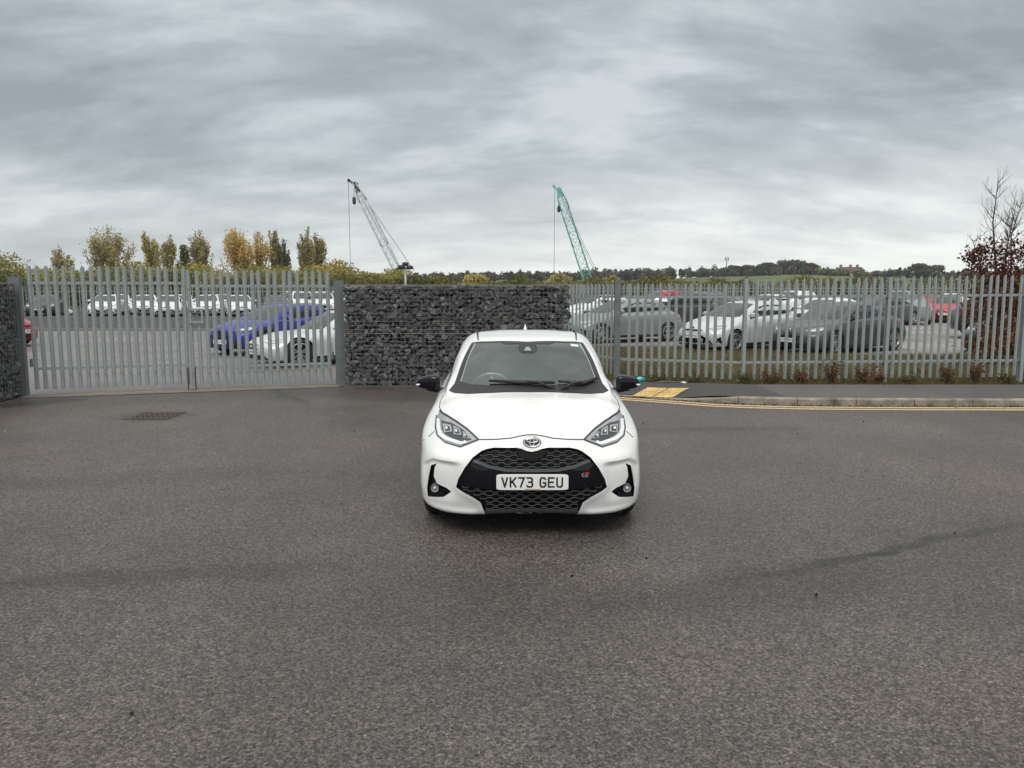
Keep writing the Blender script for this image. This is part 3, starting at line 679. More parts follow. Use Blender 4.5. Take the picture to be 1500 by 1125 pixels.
# ------------------------------------------------------------------ world, sun, camera
w = bpy.data.worlds.new('World'); sc.world = w; w.use_nodes = True
nt = w.node_tree; n = nt.nodes; l = nt.links; n.clear()
SUN_EL, SUN_AZ = R(52), R(195)
out = n.new('ShaderNodeOutputWorld')
sky = n.new('ShaderNodeTexSky'); sky.sky_type = 'NISHITA'; sky.sun_disc = False; sky.sun_elevation = SUN_EL; sky.sun_rotation = SUN_AZ
bg1 = n.new('ShaderNodeBackground'); bg1.inputs[1].default_value = .08; l.new(sky.outputs[0], bg1.inputs[0])
tc = n.new('ShaderNodeTexCoord'); sx = n.new('ShaderNodeSeparateXYZ'); l.new(tc.outputs['Generated'], sx.inputs[0])
def math_(op, a, b=None, c=None):
    m = n.new('ShaderNodeMath'); m.operation = op
    for i, v in enumerate((a, b, c)):
        if v is None: continue
        if isinstance(v, (int, float)): m.inputs[i].default_value = v
        else: l.new(v, m.inputs[i])
    return m.outputs[0]
z = math_('MAXIMUM', sx.outputs[2], 0.)
den = math_('ADD', z, .34)
cx = math_('DIVIDE', sx.outputs[0], den); cy = math_('DIVIDE', sx.outputs[1], den)
cb = n.new('ShaderNodeCombineXYZ'); l.new(cx, cb.inputs[0]); l.new(cy, cb.inputs[1])
def noise(scale, detail, rough, vec, loc=(0, 0, 0), sc_=(1, 1, 1), dist=0.):
    mp = n.new('ShaderNodeMapping'); mp.inputs['Location'].default_value = loc; mp.inputs['Scale'].default_value = sc_; l.new(vec, mp.inputs[0])
    no = n.new('ShaderNodeTexNoise'); no.inputs['Scale'].default_value = scale; no.inputs['Detail'].default_value = detail
    no.inputs['Roughness'].default_value = rough; no.inputs['Distortion'].default_value = dist; l.new(mp.outputs[0], no.inputs['Vector']); return no.outputs['Fac']
n1 = noise(1.75, 10, .60, cb.outputs[0], (3.1, 1.7, 0), (.66, 1.3, 1), .35); n2 = noise(5.6, 8, .56, cb.outputs[0], (8, 2, 1), (.6, 1.2, 1), .3)
cl = math_('ADD', math_('MULTIPLY', n1, .7), math_('MULTIPLY', n2, .3))
ramp = n.new('ShaderNodeValToRGB'); l.new(cl, ramp.inputs[0]); e = ramp.color_ramp.elements
e[0].position = .40; e[0].color = (.255, .29, .315, 1); e[1].position = .60; e[1].color = (.52, .56, .58, 1)
e2 = ramp.color_ramp.elements.new(.5); e2.color = (.35, .395, .425, 1)
# brighter, broken band low over the horizon
lowm = n.new('ShaderNodeMapRange'); lowm.inputs[1].default_value = .02; lowm.inputs[2].default_value = .22; lowm.inputs[3].default_value = 1.; lowm.inputs[4].default_value = 0.; l.new(z, lowm.inputs[0])
sidem = n.new('ShaderNodeMapRange'); sidem.inputs[1].default_value = -.5; sidem.inputs[2].default_value = .45; sidem.inputs[3].default_value = .45; sidem.inputs[4].default_value = 1.25; l.new(sx.outputs[0], sidem.inputs[0])
lo = math_('MULTIPLY', math_('POWER', lowm.outputs[0], 1.6), sidem.outputs[0])
mixb = n.new('ShaderNodeMix'); mixb.data_type = 'RGBA'; l.new(math_('MULTIPLY', lo, math_('ADD', .15, math_('MULTIPLY', n2, 1.3))), mixb.inputs[0]); l.new(ramp.outputs[0], mixb.inputs[6]); mixb.inputs[7].default_value = (.88, .90, .87, 1)
# overcast luminance law: the cloud deck is brighter towards the zenith
zm = n.new('ShaderNodeMapRange'); zm.interpolation_type = 'SMOOTHSTEP'; zm.inputs[1].default_value = .33; zm.inputs[2].default_value = .95; zm.inputs[3].default_value = 1.; zm.inputs[4].default_value = ZEN; l.new(z, zm.inputs[0])
yb = n.new('ShaderNodeMapRange'); yb.interpolation_type = 'SMOOTHSTEP'; yb.inputs[1].default_value = .1; yb.inputs[2].default_value = -.8; yb.inputs[3].default_value = 1.; yb.inputs[4].default_value = 1.12; l.new(sx.outputs[1], yb.inputs[0])  # added gain: unseen sky behind the camera brightened to light the white car's front
wz = n.new('ShaderNodeMapRange'); wz.inputs[1].default_value = .3; wz.inputs[2].default_value = .6; l.new(z, wz.inputs[0])
wm_ = n.new('ShaderNodeMix'); wm_.data_type = 'RGBA'; l.new(wz.outputs[0], wm_.inputs[0]); wm_.inputs[6].default_value = (1, 1, 1, 1); wm_.inputs[7].default_value = (1.12, 1., .90, 1)
mu = n.new('ShaderNodeMix'); mu.data_type = 'RGBA'; mu.blend_type = 'MULTIPLY'; mu.inputs[0].default_value = 1; l.new(mixb.outputs[2], mu.inputs[6]); l.new(wm_.outputs[2], mu.inputs[7])
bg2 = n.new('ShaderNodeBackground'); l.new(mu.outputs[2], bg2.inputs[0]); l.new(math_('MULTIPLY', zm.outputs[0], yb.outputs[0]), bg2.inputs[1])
mxs = n.new('ShaderNodeMixShader'); mxs.inputs[0].default_value = .94; l.new(bg1.outputs[0], mxs.inputs[1]); l.new(bg2.outputs[0], mxs.inputs[2]); l.new(mxs.outputs[0], out.inputs[0])
sl = bpy.data.lights.new('sun', 'SUN'); sl.energy = 1.1; sl.angle = R(25); sl.color = (1, .94, .86)
so = bpy.data.objects.new('sun', sl); C.objects.link(so)
sd = Vector((math.sin(SUN_AZ) * math.cos(SUN_EL), math.cos(SUN_AZ) * math.cos(SUN_EL), math.sin(SUN_EL))); so.rotation_euler = sd.to_track_quat('Z', 'Y').to_euler()
cam = bpy.data.cameras.new('camera'); cam.sensor_width = 36; cam.lens = F / 1500 * 36; cam.clip_end = 6000; cam.clip_start = .05
co = bpy.data.objects.new('camera', cam); C.objects.link(co); co.location = (0, 0, H); co.rotation_euler = (PI / 2 - PITCH, 0, 0); sc.camera = co
sc.view_settings.view_transform = 'Standard'; sc.view_settings.look = 'None'; sc.view_settings.gamma = 1; sc.view_settings.exposure = EXPO
sc.render.engine = 'CYCLES'; sc.cycles.max_bounces = 6; sc.cycles.transparent_max_bounces = 8; sc.cycles.use_denoising = True
# ------------------------------------------------------------------ ground surfaces
def asphalt(name, base, rough0, rough1, speck, stains, tint=(1.21, 1.0, .90), far=1., patchy=.30, bstr=.5):
    m = bpy.data.materials.new(name); m.use_nodes = True; t = m.node_tree; N = t.nodes; Lk = t.links; b = N['Principled BSDF']
    tc = N.new('ShaderNodeTexCoord'); V = tc.outputs['Object']
    def no(s, d=4, r=.6, sc2=None, loc=None):
        v = V
        if sc2:
            mp = N.new('ShaderNodeMapping'); mp.inputs['Scale'].default_value = sc2; Lk.new(V, mp.inputs[0]); v = mp.outputs[0]
            if loc: mp.inputs['Location'].default_value = loc
        q = N.new('ShaderNodeTexNoise'); q.inputs['Scale'].default_value = s; q.inputs['Detail'].default_value = d; q.inputs['Roughness'].default_value = r; Lk.new(v, q.inputs['Vector']); return q.outputs['Fac']
    def mr(x, a, b_, c, d):
        q = N.new('ShaderNodeMapRange'); Lk.new(x, q.inputs[0]); [setattr(q.inputs[i + 1], 'default_value', v) for i, v in enumerate((a, b_, c, d))]; return q.outputs[0]
    def mm(op, a, b_):
        q = N.new('ShaderNodeMath'); q.operation = op
        for i, v in enumerate((a, b_)):
            if isinstance(v, (int, float)): q.inputs[i].default_value = v
            else: Lk.new(v, q.inputs[i])
        return q.outputs[0]
    vo = N.new('ShaderNodeTexVoronoi'); vo.inputs['Scale'].default_value = 130; Lk.new(V, vo.inputs['Vector'])
    vb = N.new('ShaderNodeSeparateColor'); Lk.new(vo.outputs['Color'], vb.inputs[0])
    grain = mr(vb.outputs[0], 0, 1, 1 - speck, 1 + speck * .9)
    bright = mr(vb.outputs[1], .97, 1, 1, 2.0)                       # odd pale chippings
    fine = mr(no(230, 2, .7), .25, .75, .62, 1.38)
    v2 = N.new('ShaderNodeTexVoronoi'); v2.inputs['Scale'].default_value = 70; Lk.new(V, v2.inputs['Vector']); v2b = N.new('ShaderNodeSeparateColor'); Lk.new(v2.outputs['Color'], v2b.inputs[0])
    coarse = mr(v2b.outputs[0], 0, 1, 1 - speck * .8, 1 + speck * .8); clump = mr(no(48, 3, .6), .3, .7, 1 - speck * .45, 1 + speck * .45)
    v = mm('MULTIPLY', mm('MULTIPLY', mm('MULTIPLY', grain, bright), fine), mm('MULTIPLY', coarse, clump))
    big = mr(no(.3, 6, .62), .33, .67, 1 - patchy, 1 + patchy); mid = mr(no(1.4, 6, .65, (1, .45, 1)), .3, .7, .88, 1.12)
    v = mm('MULTIPLY', mm('MULTIPLY', v, big), mid)
    for (x0, y0, ang, lx, ly, amt) in stains:                         # damp or worn marks of their own shape
        mp = N.new('ShaderNodeMapping'); mp.vector_type = 'TEXTURE'; mp.inputs['Location'].default_value = (x0, y0, 0); mp.inputs['Rotation'].default_value = (0, 0, R(ang)); mp.inputs['Scale'].default_value = (lx, ly, 1)
        wv = N.new('ShaderNodeTexNoise'); wv.inputs['Scale'].default_value = 1.3; wv.inputs['Detail'].default_value = 5; Lk.new(V, wv.inputs['Vector'])
        ad = N.new('ShaderNodeMix'); ad.data_type = 'RGBA'; ad.blend_type = 'LINEAR_LIGHT'; ad.inputs[0].default_value = .22; Lk.new(V, ad.inputs[6]); Lk.new(wv.outputs['Color'], ad.inputs[7]); ad.clamp_result = False
        Lk.new(ad.outputs[2], mp.inputs[0]); ln = N.new('ShaderNodeVectorMath'); ln.operation = 'LENGTH'; Lk.new(mp.outputs[0], ln.inputs[0])
        q = N.new('ShaderNodeMapRange'); q.interpolation_type = 'SMOOTHSTEP'; Lk.new(ln.outputs['Value'], q.inputs[0]); q.inputs[1].default_value = .3; q.inputs[2].default_value = 1; q.inputs[3].default_value = amt; q.inputs[4].default_value = 1
        v = mm('MULTIPLY', v, q.outputs[0])
    hue = N.new('ShaderNodeMix'); hue.data_type = 'RGBA'; Lk.new(mr(no(.5, 4), .35, .65, 0, 1), hue.inputs[0]); hue.inputs[6].default_value = (base * tint[0], base * tint[1], base * tint[2], 1); hue.inputs[7].default_value = (base * 1.10, base * 1.0, base * .94, 1)
    sc3 = N.new('ShaderNodeVectorMath'); sc3.operation = 'SCALE'; Lk.new(hue.outputs[2], sc3.inputs[0]); Lk.new(v, sc3.inputs['Scale']); Lk.new(sc3.outputs[0], b.inputs['Base Color'])
    Lk.new(mr(no(.3, 5, .6, None), .35, .65, rough0, rough1), b.inputs['Roughness'])
    bp = N.new('ShaderNodeBump'); bp.inputs['Strength'].default_value = bstr; bp.inputs['Distance'].default_value = .006
    Lk.new(mm('ADD', vb.outputs[0], mm('MULTIPLY', no(230, 2, .7), .8)), bp.inputs['Height']); Lk.new(bp.outputs[0], b.inputs['Normal'])
    return m
STAINS = [(2.75, 5.45, 24, 2.1, .10, .50), (2.6, 5.36, 8, .25, .08, .35), (-3.8, 13.3, -58, 1.5, .16, .55), (-2.0, 13.4, -8, 1.8, 1.1, .68), (-7.7, 12.6, 50, 1.1, .5, .5), (-5.2, 11.3, 0, .7, .6, .55), (-2.3, 4.9, 8, 2.0, .22, .68), (1.6, 4.75, 20, 2.0, .5, .70), (-.2, 4.5, 0, 1.8, .8, .75), (2.5, 10.2, 5, 1.9, .3, .68), (-4, 7.5, 15, 3, .5, .8), (3.8, 3.4, -10, 1.5, .3, .8)]
road_m = asphalt('worn_tarmac', .071, .42, .60, .68, STAINS)
yard_m = asphalt('yard_tarmac', .145, .38, .55, .4, [(-16, 22, 20, 3, .5, .7), (-11, 27, 5, 6, .4, .8)], (1.08, .98, .95))
foot_dark = asphalt('new_tarmac', .045, .6, .75, .3, [], (1, .98, 1.)); foot_old = asphalt('footway_tarmac', .082, .6, .75, .3, [], (1, .98, .97))
gravel_m = asphalt('pale_gravel', .27, .9, 1., .55, [(17, 26, 30, 3, 1, .8)], (1, .96, .87), bstr=1.); gravel_d = asphalt('dark_gravel', .065, .9, 1., .6, [], (1, .95, .88), bstr=1.)
grass_m = mat('turf', (.075, .085, .03), 1., var=.5, vscale=1.3, bump=.6, bscale=12)
field_m = mat('field_grass', (.075, .10, .035), 1., var=.35, vscale=.01)
# far terrain: flat then rising to a low ridge
RIDGE = [(-600, 408), (0, 410), (480, 411), (640, 412), (730, 410), (850, 411), (930, 411), (1010, 408), (1080, 405), (1170, 402), (1230, 404), (1300, 405), (1350, 408), (1430, 409), (2100, 408)]
def hill_z(x, y):
    d = math.hypot(x, y); px = 750 + F * x / max(y, 1.); px = max(-600, min(2100, px))
    zr = at(px, float(np.interp(px, [a for a, b_ in RIDGE], [b_ for a, b_ in RIDGE])), 470).z
    t = max(0, min(1, (y - 150) / 320)); t = t * t * (3 - 2 * t); far = max(0, (y - 470)) * .001
    return -.35 + (zr + .35) * t + .35 * math.sin(x * .021) * t - far
mb = MB(); ys = [60, 90, 120, 150, 180, 210, 240, 270, 300, 330, 360, 390, 420, 450, 470, 520, 620, 800, 1100, 1450]; nx = 90
for j, y in enumerate(ys):
    for i in range(nx + 1):
        x = (i / nx - .5) * 2 * min(y * 1.0 + 60, 1480); mb.v.append((x, y, hill_z(x, y) if y > 70 else -.35))
for j in range(len(ys) - 1):
    for i in range(nx): a = j * (nx + 1) + i; mb.f.append((a, a + 1, a + nx + 2, a + nx + 1))
tag(mb.build('hills', field_m, smooth=True), kind='structure')
sheet('ground', [(-1500, -300), (1500, -300), (1500, 1500), (-1500, 1500)], -.4, mat('far_ground', (.07, .075, .04), 1.))
sheet('road', [(-60, -30), (60, -30), (60, 30), (-60, 30)], 0, road_m)
sheet('yard', [(-75, 13.95), (-8.4, 13.55), (-3.3, 15.05), (1.1, 15.3), (1.1, 34), (-75, 34)], .004, yard_m)
sheet('gravel_strip', [(-90, 34), (1.1, 34), (1.1, 70), (-90, 70)], .004, gravel_d)
sheet('yard_kerb_line', [(-75, 33.8), (1.1, 33.8), (1.1, 34.15), (-75, 34.15)], .06, M['kerbstone'])
sheet('gravel_yard', [(1.1, 24.4), (6.5, 24.0), (9.5, 21.2), (75, 21.0), (90, 70), (1.1, 70)], .004, gravel_m)
sheet('verge', [(1.1, 14.4), (2.4, 14.35), (4.4, 14.0), (60, 13.9), (60, 21.0), (9.5, 21.2), (6.5, 24.0), (1.1, 24.4)], .008, M['soil'])
KF = [(1.06, 14.76), (1.30, 14.2), (1.78, 13.42), (2.25, 13.17), (2.7, 12.93), (3.05, 12.72), (3.36, 12.56), (3.9, 12.42), (4.5, 12.33), (5.4, 12.27), (7, 12.24), (10, 12.2), (14, 12.18), (20, 12.15), (40, 12.1)]
def kerb_rise(x): 
    t = max(0, min(1, (x - 2.6) / .85)); return .012 + .098 * t * t * (3 - 2 * t)
def fwz(x, y):
    yf = float(np.interp(x, [a for a, b_ in KF], [b_ for a, b_ in KF])); k = kerb_rise(x); t = max(0, min(1, (y - yf) / 1.3)); return k + (.10 - k + .0) * t if k < .1 else k
# footway as a graded strip
BK = lambda x: float(np.interp(x, [1.06, 2.4, 4.4, 40], [15.2, 14.62, 14.15, 14.1]))
def footway(name, xs0, xs1, m, dz=0.):
    mb = MB(); xs = sorted(set([x for x, y in KF if xs0 < x < xs1] + list(np.linspace(xs0, xs1, 18)))); nv = 8
    for x in xs:
        yf = float(np.interp(x, [a for a, b_ in KF], [b_ for a, b_ in KF])) + .11
        for k in range(nv): y = yf + (BK(x) - yf) * k / (nv - 1); mb.v.append((x, y, fwz(x, y) + dz))
    for i in range(len(xs) - 1):
        for k in range(nv - 1): a = i * nv + k; mb.f.append((a, a + nv, a + nv + 1, a + 1))
    return tag(mb.build(name, m), kind='structure')
footway('footway_new_patch', 1.06, 4.42, foot_dark); footway('footway', 4.42, 40, foot_old, -.002)
mb = MB()                                                            # kerb stones with joints
pts = [Vector((x, y)) for x, y in KF]; cum = [0]
for a, b_ in zip(pts, pts[1:]): cum.append(cum[-1] + (b_ - a).length)
def kp(s):
    x = float(np.interp(s, cum, [p.x for p in pts])); y = float(np.interp(s, cum, [p.y for p in pts])); return Vector((x, y))
s = 0
while s < cum[-1] - 1:
    e_ = s + (.905 if s > 2.6 else .45); a, b_ = kp(s + .005), kp(e_ - .003); d = (b_ - a).normalized(); nn = Vector((-d.y, d.x))
    za, zb_ = kerb_rise(a.x) + random.uniform(-.002, .002) + .002, kerb_rise(b_.x) + .002; c = .018; wk = .12
    sec = lambda p, z: [(p.x, p.y, -.03), (p.x, p.y, max(z - c, z * .3)), (p.x + nn.x * c, p.y + nn.y * c, z), (p.x + nn.x * wk, p.y + nn.y * wk, z), (p.x + nn.x * wk, p.y + nn.y * wk, -.03)]
    mb.add(sec(a, za) + sec(b_, zb_), [(0, 1, 6, 5), (1, 2, 7, 6), (2, 3, 8, 7), (3, 4, 9, 8), (0, 4, 3, 2, 1), (5, 6, 7, 8, 9)]); s = e_ + .005 if s > 2.6 else e_
tag(mb.build('kerb', M['kerbstone'], sharp=40), kind='structure')
mb = MB()                                                            # double yellow lines
for off, wd in ((.12, .115), (.32, .115)):
    ss = np.linspace(.55, cum[-1], 160); L0 = []
    for s in ss:
        p = kp(s); q = kp(s + .05) if s < cum[-1] - .06 else p + Vector((.05, 0)); d = (q - p).normalized(); nn = Vector((d.y, -d.x)); L0.append((p + nn * off, p + nn * (off + wd)))
    for (a, b_), (c, d) in zip(L0, L0[1:]): mb.add([(a.x, a.y, .004), (b_.x, b_.y, .004), (d.x, d.y, .004), (c.x, c.y, .004)], [(0, 1, 2, 3)])
tag(mb.build('road_marking', M['yellow']), kind='structure')
hz = MB().box((-1520, -320, -12), (1520, 1520, 60)); hm = bpy.data.materials.new('haze_air'); hm.use_nodes = True; hn = hm.node_tree; hn.nodes.remove(hn.nodes['Principled BSDF'])
pv_ = hn.nodes.new('ShaderNodeVolumePrincipled'); pv_.inputs['Density'].default_value = HAZE; pv_.inputs['Color'].default_value = (.86, .91, .95, 1); hn.links.new(pv_.outputs[0], hn.nodes['Material Output'].inputs['Volume'])
if HAZE > 0: tag(hz.build('haze', hm), 'thin pale haze over the car park and fields', kind='stuff')
# tactile paving: slabs with raised blisters
tp = thing('tactile_paving', 'buff yellow blister paving slabs at the dropped kerb behind the white car', 'tactile paving', (2.55, 13.4, 0))
Q = [Vector(p) for p in ((2.02, 13.24), (2.68, 12.99), (3.13, 13.66), (2.42, 13.95))]
def bil(u, v): p = Q[0] * (1 - u) * (1 - v) + Q[1] * u * (1 - v) + Q[2] * u * v + Q[3] * (1 - u) * v; return Vector((p.x, p.y, fwz(p.x, p.y)))
for i in range(2):
    for j in range(2):
        mb = MB(); u0, u1, v0, v1 = i / 2 + .014, (i + 1) / 2 - .014, j / 2 + .014, (j + 1) / 2 - .014
        g = 4
        for a in range(g):
            for b_ in range(g):
                qq = [bil(u0 + (u1 - u0) * (a + p) / g, v0 + (v1 - v0) * (b_ + q) / g) + Vector((0, 0, .012)) for p, q in ((0, 0), (1, 0), (1, 1), (0, 1))]; mb.add(qq, [(0, 1, 2, 3)])
        for a in range(6):
            for b_ in range(6):
                c = bil(u0 + (u1 - u0) * (a + .5) / 6, v0 + (v1 - v0) * (b_ + .5) / 6); mb.lathe([(0, .024), (.013, .022), (.02, .012)], 8, Matrix.Translation(c) @ Matrix.Rotation(-PI / 2, 4, 'Y'))
        sb = mb.build('slab', M['tactile']); sb.parent = tp; sb.location = -Vector(tp.location)
# drain cover
dr = thing('drain_cover', 'rusty square drain grating set in the tarmac before the gate', 'drain cover', (-5.2, 11.3, 0))
mb = MB()
for a, b_ in (((-.31, -.33), (.31, -.29)), ((-.31, .29), (.31, .33)), ((-.31, -.29), (-.27, .29)), ((.27, -.29), (.31, .29))): mb.box((a[0], a[1], -.01), (b_[0], b_[1], .010))
mb.build('frame', M['rust'], dr)
mb = MB(); mb.add([(-.27, -.29, .003), (.27, -.29, .003), (.27, .29, .003), (-.27, .29, .003)], [(0, 1, 2, 3)]); mb.build('drain_pit', M['inner'], dr)
mb = MB()
for k in range(7): x = -.255 + k * .075; mb.box((x, -.29, .004), (x + .042, .29, .010))
for k in range(4): y = -.24 + k * .15; mb.box((-.27, y, .0102), (.27, y + .03, .0135))
mb.build('grate', M['rust'], dr)
# threshold
sheet('threshold', [(-8.75, 13.12), (-8.45, 13.02), (-3.25, 14.60), (-3.2, 15.15), (-3.35, 15.15), (-8.4, 13.62)], .008, M['concrete'])
# ------------------------------------------------------------------ palisade
def picket_mesh(h, name='picket', wd=.066):
    prof = [(-.036, 0, -.050), (-.027, .0, -.022), (-.015, -.02, -.028), (0, -.02, 0), (.015, -.02, -.028), (.027, 0, -.022), (.036, 0, -.050)]
    k = wd / .066; mb = MB(); th = .004
    f = [(x * k, y) for x, y, t in prof]; n_ = len(f)
    for dy in (0, th):
        for (x, y), (_, _, t) in zip(f, prof): mb.v.append((x, y + dy, 0))
        for (x, y), (_, _, t) in zip(f, prof): mb.v.append((x * .8, y + dy, h + t * 1.3 - .0))
    # shoulder row so that only the tip narrows
    m2 = MB()
    for dy in (0, th):
        m2.v += [(x, y + dy, 0) for x, y in f] + [(x, y + dy, h - .065) for x, y in f] + [(x * (.82 if abs(x) > .02 else 1.) , y + dy, h + t) for (x, y), (_, _, t) in zip(f, prof)]
    for i in range(n_ - 1):
        for r_ in range(2):
            a = r_ * n_ + i; m2.f.append((a, a + 1, a + n_ + 1, a + n_)); b_ = a + 3 * n_; m2.f.append((b_, b_ + n_, b_ + n_ + 1, b_ + 1))
    for r_ in range(2):
        for i in (0, n_ - 1): a = r_ * n_ + i; m2.f.append((a, a + n_, a + 4 * n_, a + 3 * n_))
    return m2
PK = {}
def picket(parent, h, m, p, ang, mats_key, wd=.066):
    key = (round(h, 2), mats_key, wd)
    if key not in PK:
        mb = picket_mesh(h, wd=wd); me = mb.mesh('picket')
        me.materials.append(m); me.materials.append(M['galvdark']); bm = bmesh.new(); bm.from_mesh(me)
        for bz in ((.24, h - .36) if h > 1.5 else ()):
            r_ = bmesh.ops.create_cube(bm, size=1, matrix=Matrix.Translation((0, -.022, bz)) @ Matrix.Diagonal((.017, .008, .017, 1)))
            for f in set(f for v in r_['verts'] for f in v.link_faces): f.material_index = 1
        bm.to_mesh(me); bm.free()
        b2 = MB()
        PK[key] = me
    o = bpy.data.objects.new('picket', PK[key]); C.objects.link(o); o.parent = parent; o.location = p; o.rotation_euler = (random.gauss(0, .004), random.gauss(0, .005), ang)
    return o
def fence(name, label, pts, zb, h, pitch, m, rails, posts, post_h, pw=.10, group=None, limit=100, thick=.045, postm=None):
    """pts plan polyline, zb(x,y) foot height"""
    root = thing(name, label, 'fence', (pts[0][0], pts[0][1], 0), group=group); O = Vector(root.location)
    pv = [Vector(p) for p in pts]; lens = [(b - a).length for a, b in zip(pv, pv[1:])]; allp = []
    for (a, b), L in zip(zip(pv, pv[1:]), lens):
        n_ = max(1, round(L / pitch)); ang = math.atan2(b.y - a.y, b.x - a.x)
        for i in range(n_): q = a.lerp(b, (i + .5) / n_); allp.append((q, ang))
        for rz_ in rails:
            za, zb2 = zb(a.x, a.y) + rz_, zb(b.x, b.y) + rz_; d = (b - a).normalized(); nn = Vector((-d.y, d.x)) * .012
            A = Vector((a.x + nn.x, a.y + nn.y, za)) - O; B = Vector((b.x + nn.x, b.y + nn.y, zb2)) - O; N3 = Vector((nn.x, nn.y, 0)).normalized() * thick; Z = Vector((0, 0, thick))
            MB().add([A, B, B + N3, A + N3, A + Z, B + Z, B + N3 + Z, A + N3 + Z], [(0, 1, 2, 3), (4, 7, 6, 5), (0, 4, 5, 1), (1, 5, 6, 2), (2, 6, 7, 3), (3, 7, 4, 0)]).build('rail', m, root)
    allp.sort(key=lambda t: abs(t[0].x / t[0].y) if len(allp) > limit else 0)
    if postm: allp = [t for t in allp if all((t[0] - Vector(q)).length > .11 for q in posts)]
    near = sorted(allp, key=lambda t: t[0].length)[:limit] if len(allp) > limit else allp
    ns = set(id(t) for t in near)
    for t in near:
        q, ang = t; hh = h(q.x) if callable(h) else h; picket(root, hh, m, Vector((q.x, q.y, zb(q.x, q.y))) - O, ang, m.name, .057)
    rest = [t for t in allp if id(t) not in ns]
    if rest:
        mb = MB()
        for q, ang in rest:
            hh = h(q.x) if callable(h) else h; T = Matrix.Translation(Vector((q.x, q.y, zb(q.x, q.y))) - O) @ Matrix.Rotation(ang, 4, 'Z')
            pm = picket_mesh(hh); mb.add([T @ Vector(v) for v in pm.v], pm.f)
        o = mb.build('pickets', m, root); o['kind'] = 'stuff'
    for pi_, (x, y) in enumerate(posts):
        if postm: pw, pm_ = ((.12, M['galvdark']) if pi_ == 0 else (.062, m))
        else: pm_ = M['galvdark']
        z0 = zb(x, y) - .1; ph = post_h + .1; P0 = Vector((x, y, z0)) - O; mb = MB()       # I section post
        mb.box((P0.x - pw / 2, P0.y - .004 + .0, P0.z), (P0.x + pw / 2, P0.y + .004, P0.z + ph)); mb.box((P0.x - .004, P0.y + .0045, P0.z), (P0.x + .004, P0.y + .0895, P0.z + ph)); mb.box((P0.x - pw / 2, P0.y + .09, P0.z), (P0.x + pw / 2, P0.y + .098, P0.z + ph))
        mb.build('post', pm_, root)
    return root
# ------------------------------------------------------------------ gabions
def rock(mb, cols, c, sx, sy, sz, clampy=None, tf=None):
    bm = bmesh.new()
    for k in range(15):
        d = Vector((random.gauss(0, 1), random.gauss(0, 1), random.gauss(0, 1))).normalized() * random.uniform(.85, 1.08)
        q = Vector((c[0] + max(-.86, min(.86, d.x * 1.15)) * sx, c[1] + max(-.8, min(.8, d.y * 1.1)) * sy, c[2] + max(-.88, min(.88, d.z * 1.15)) * sz))
        bm.verts.new(q)
    r = bmesh.ops.convex_hull(bm, input=bm.verts); bmesh.ops.delete(bm, geom=[v for v in bm.verts if not v.link_faces], context='VERTS')
    bm.verts.index_update(); b = len(mb.v)
    if clampy is not None:
        for v in bm.verts: v.co.y = max(v.co.y, clampy + random.uniform(0, .008))
    mb.v += [tuple(tf @ v.co if tf else v.co) for v in bm.verts]
    k = random.choice([(.085, .088, .088), (.065, .068, .07), (.12, .124, .124), (.05, .052, .055), (.17, .172, .168), (.12, .112, .098), (.08, .085, .086)]); j = random.uniform(.65, 1.3)
    for f in bm.faces: mb.f.append(tuple(v.index + b for v in f.verts)); cols.append(tuple(q * j for q in k))
    bm.free()
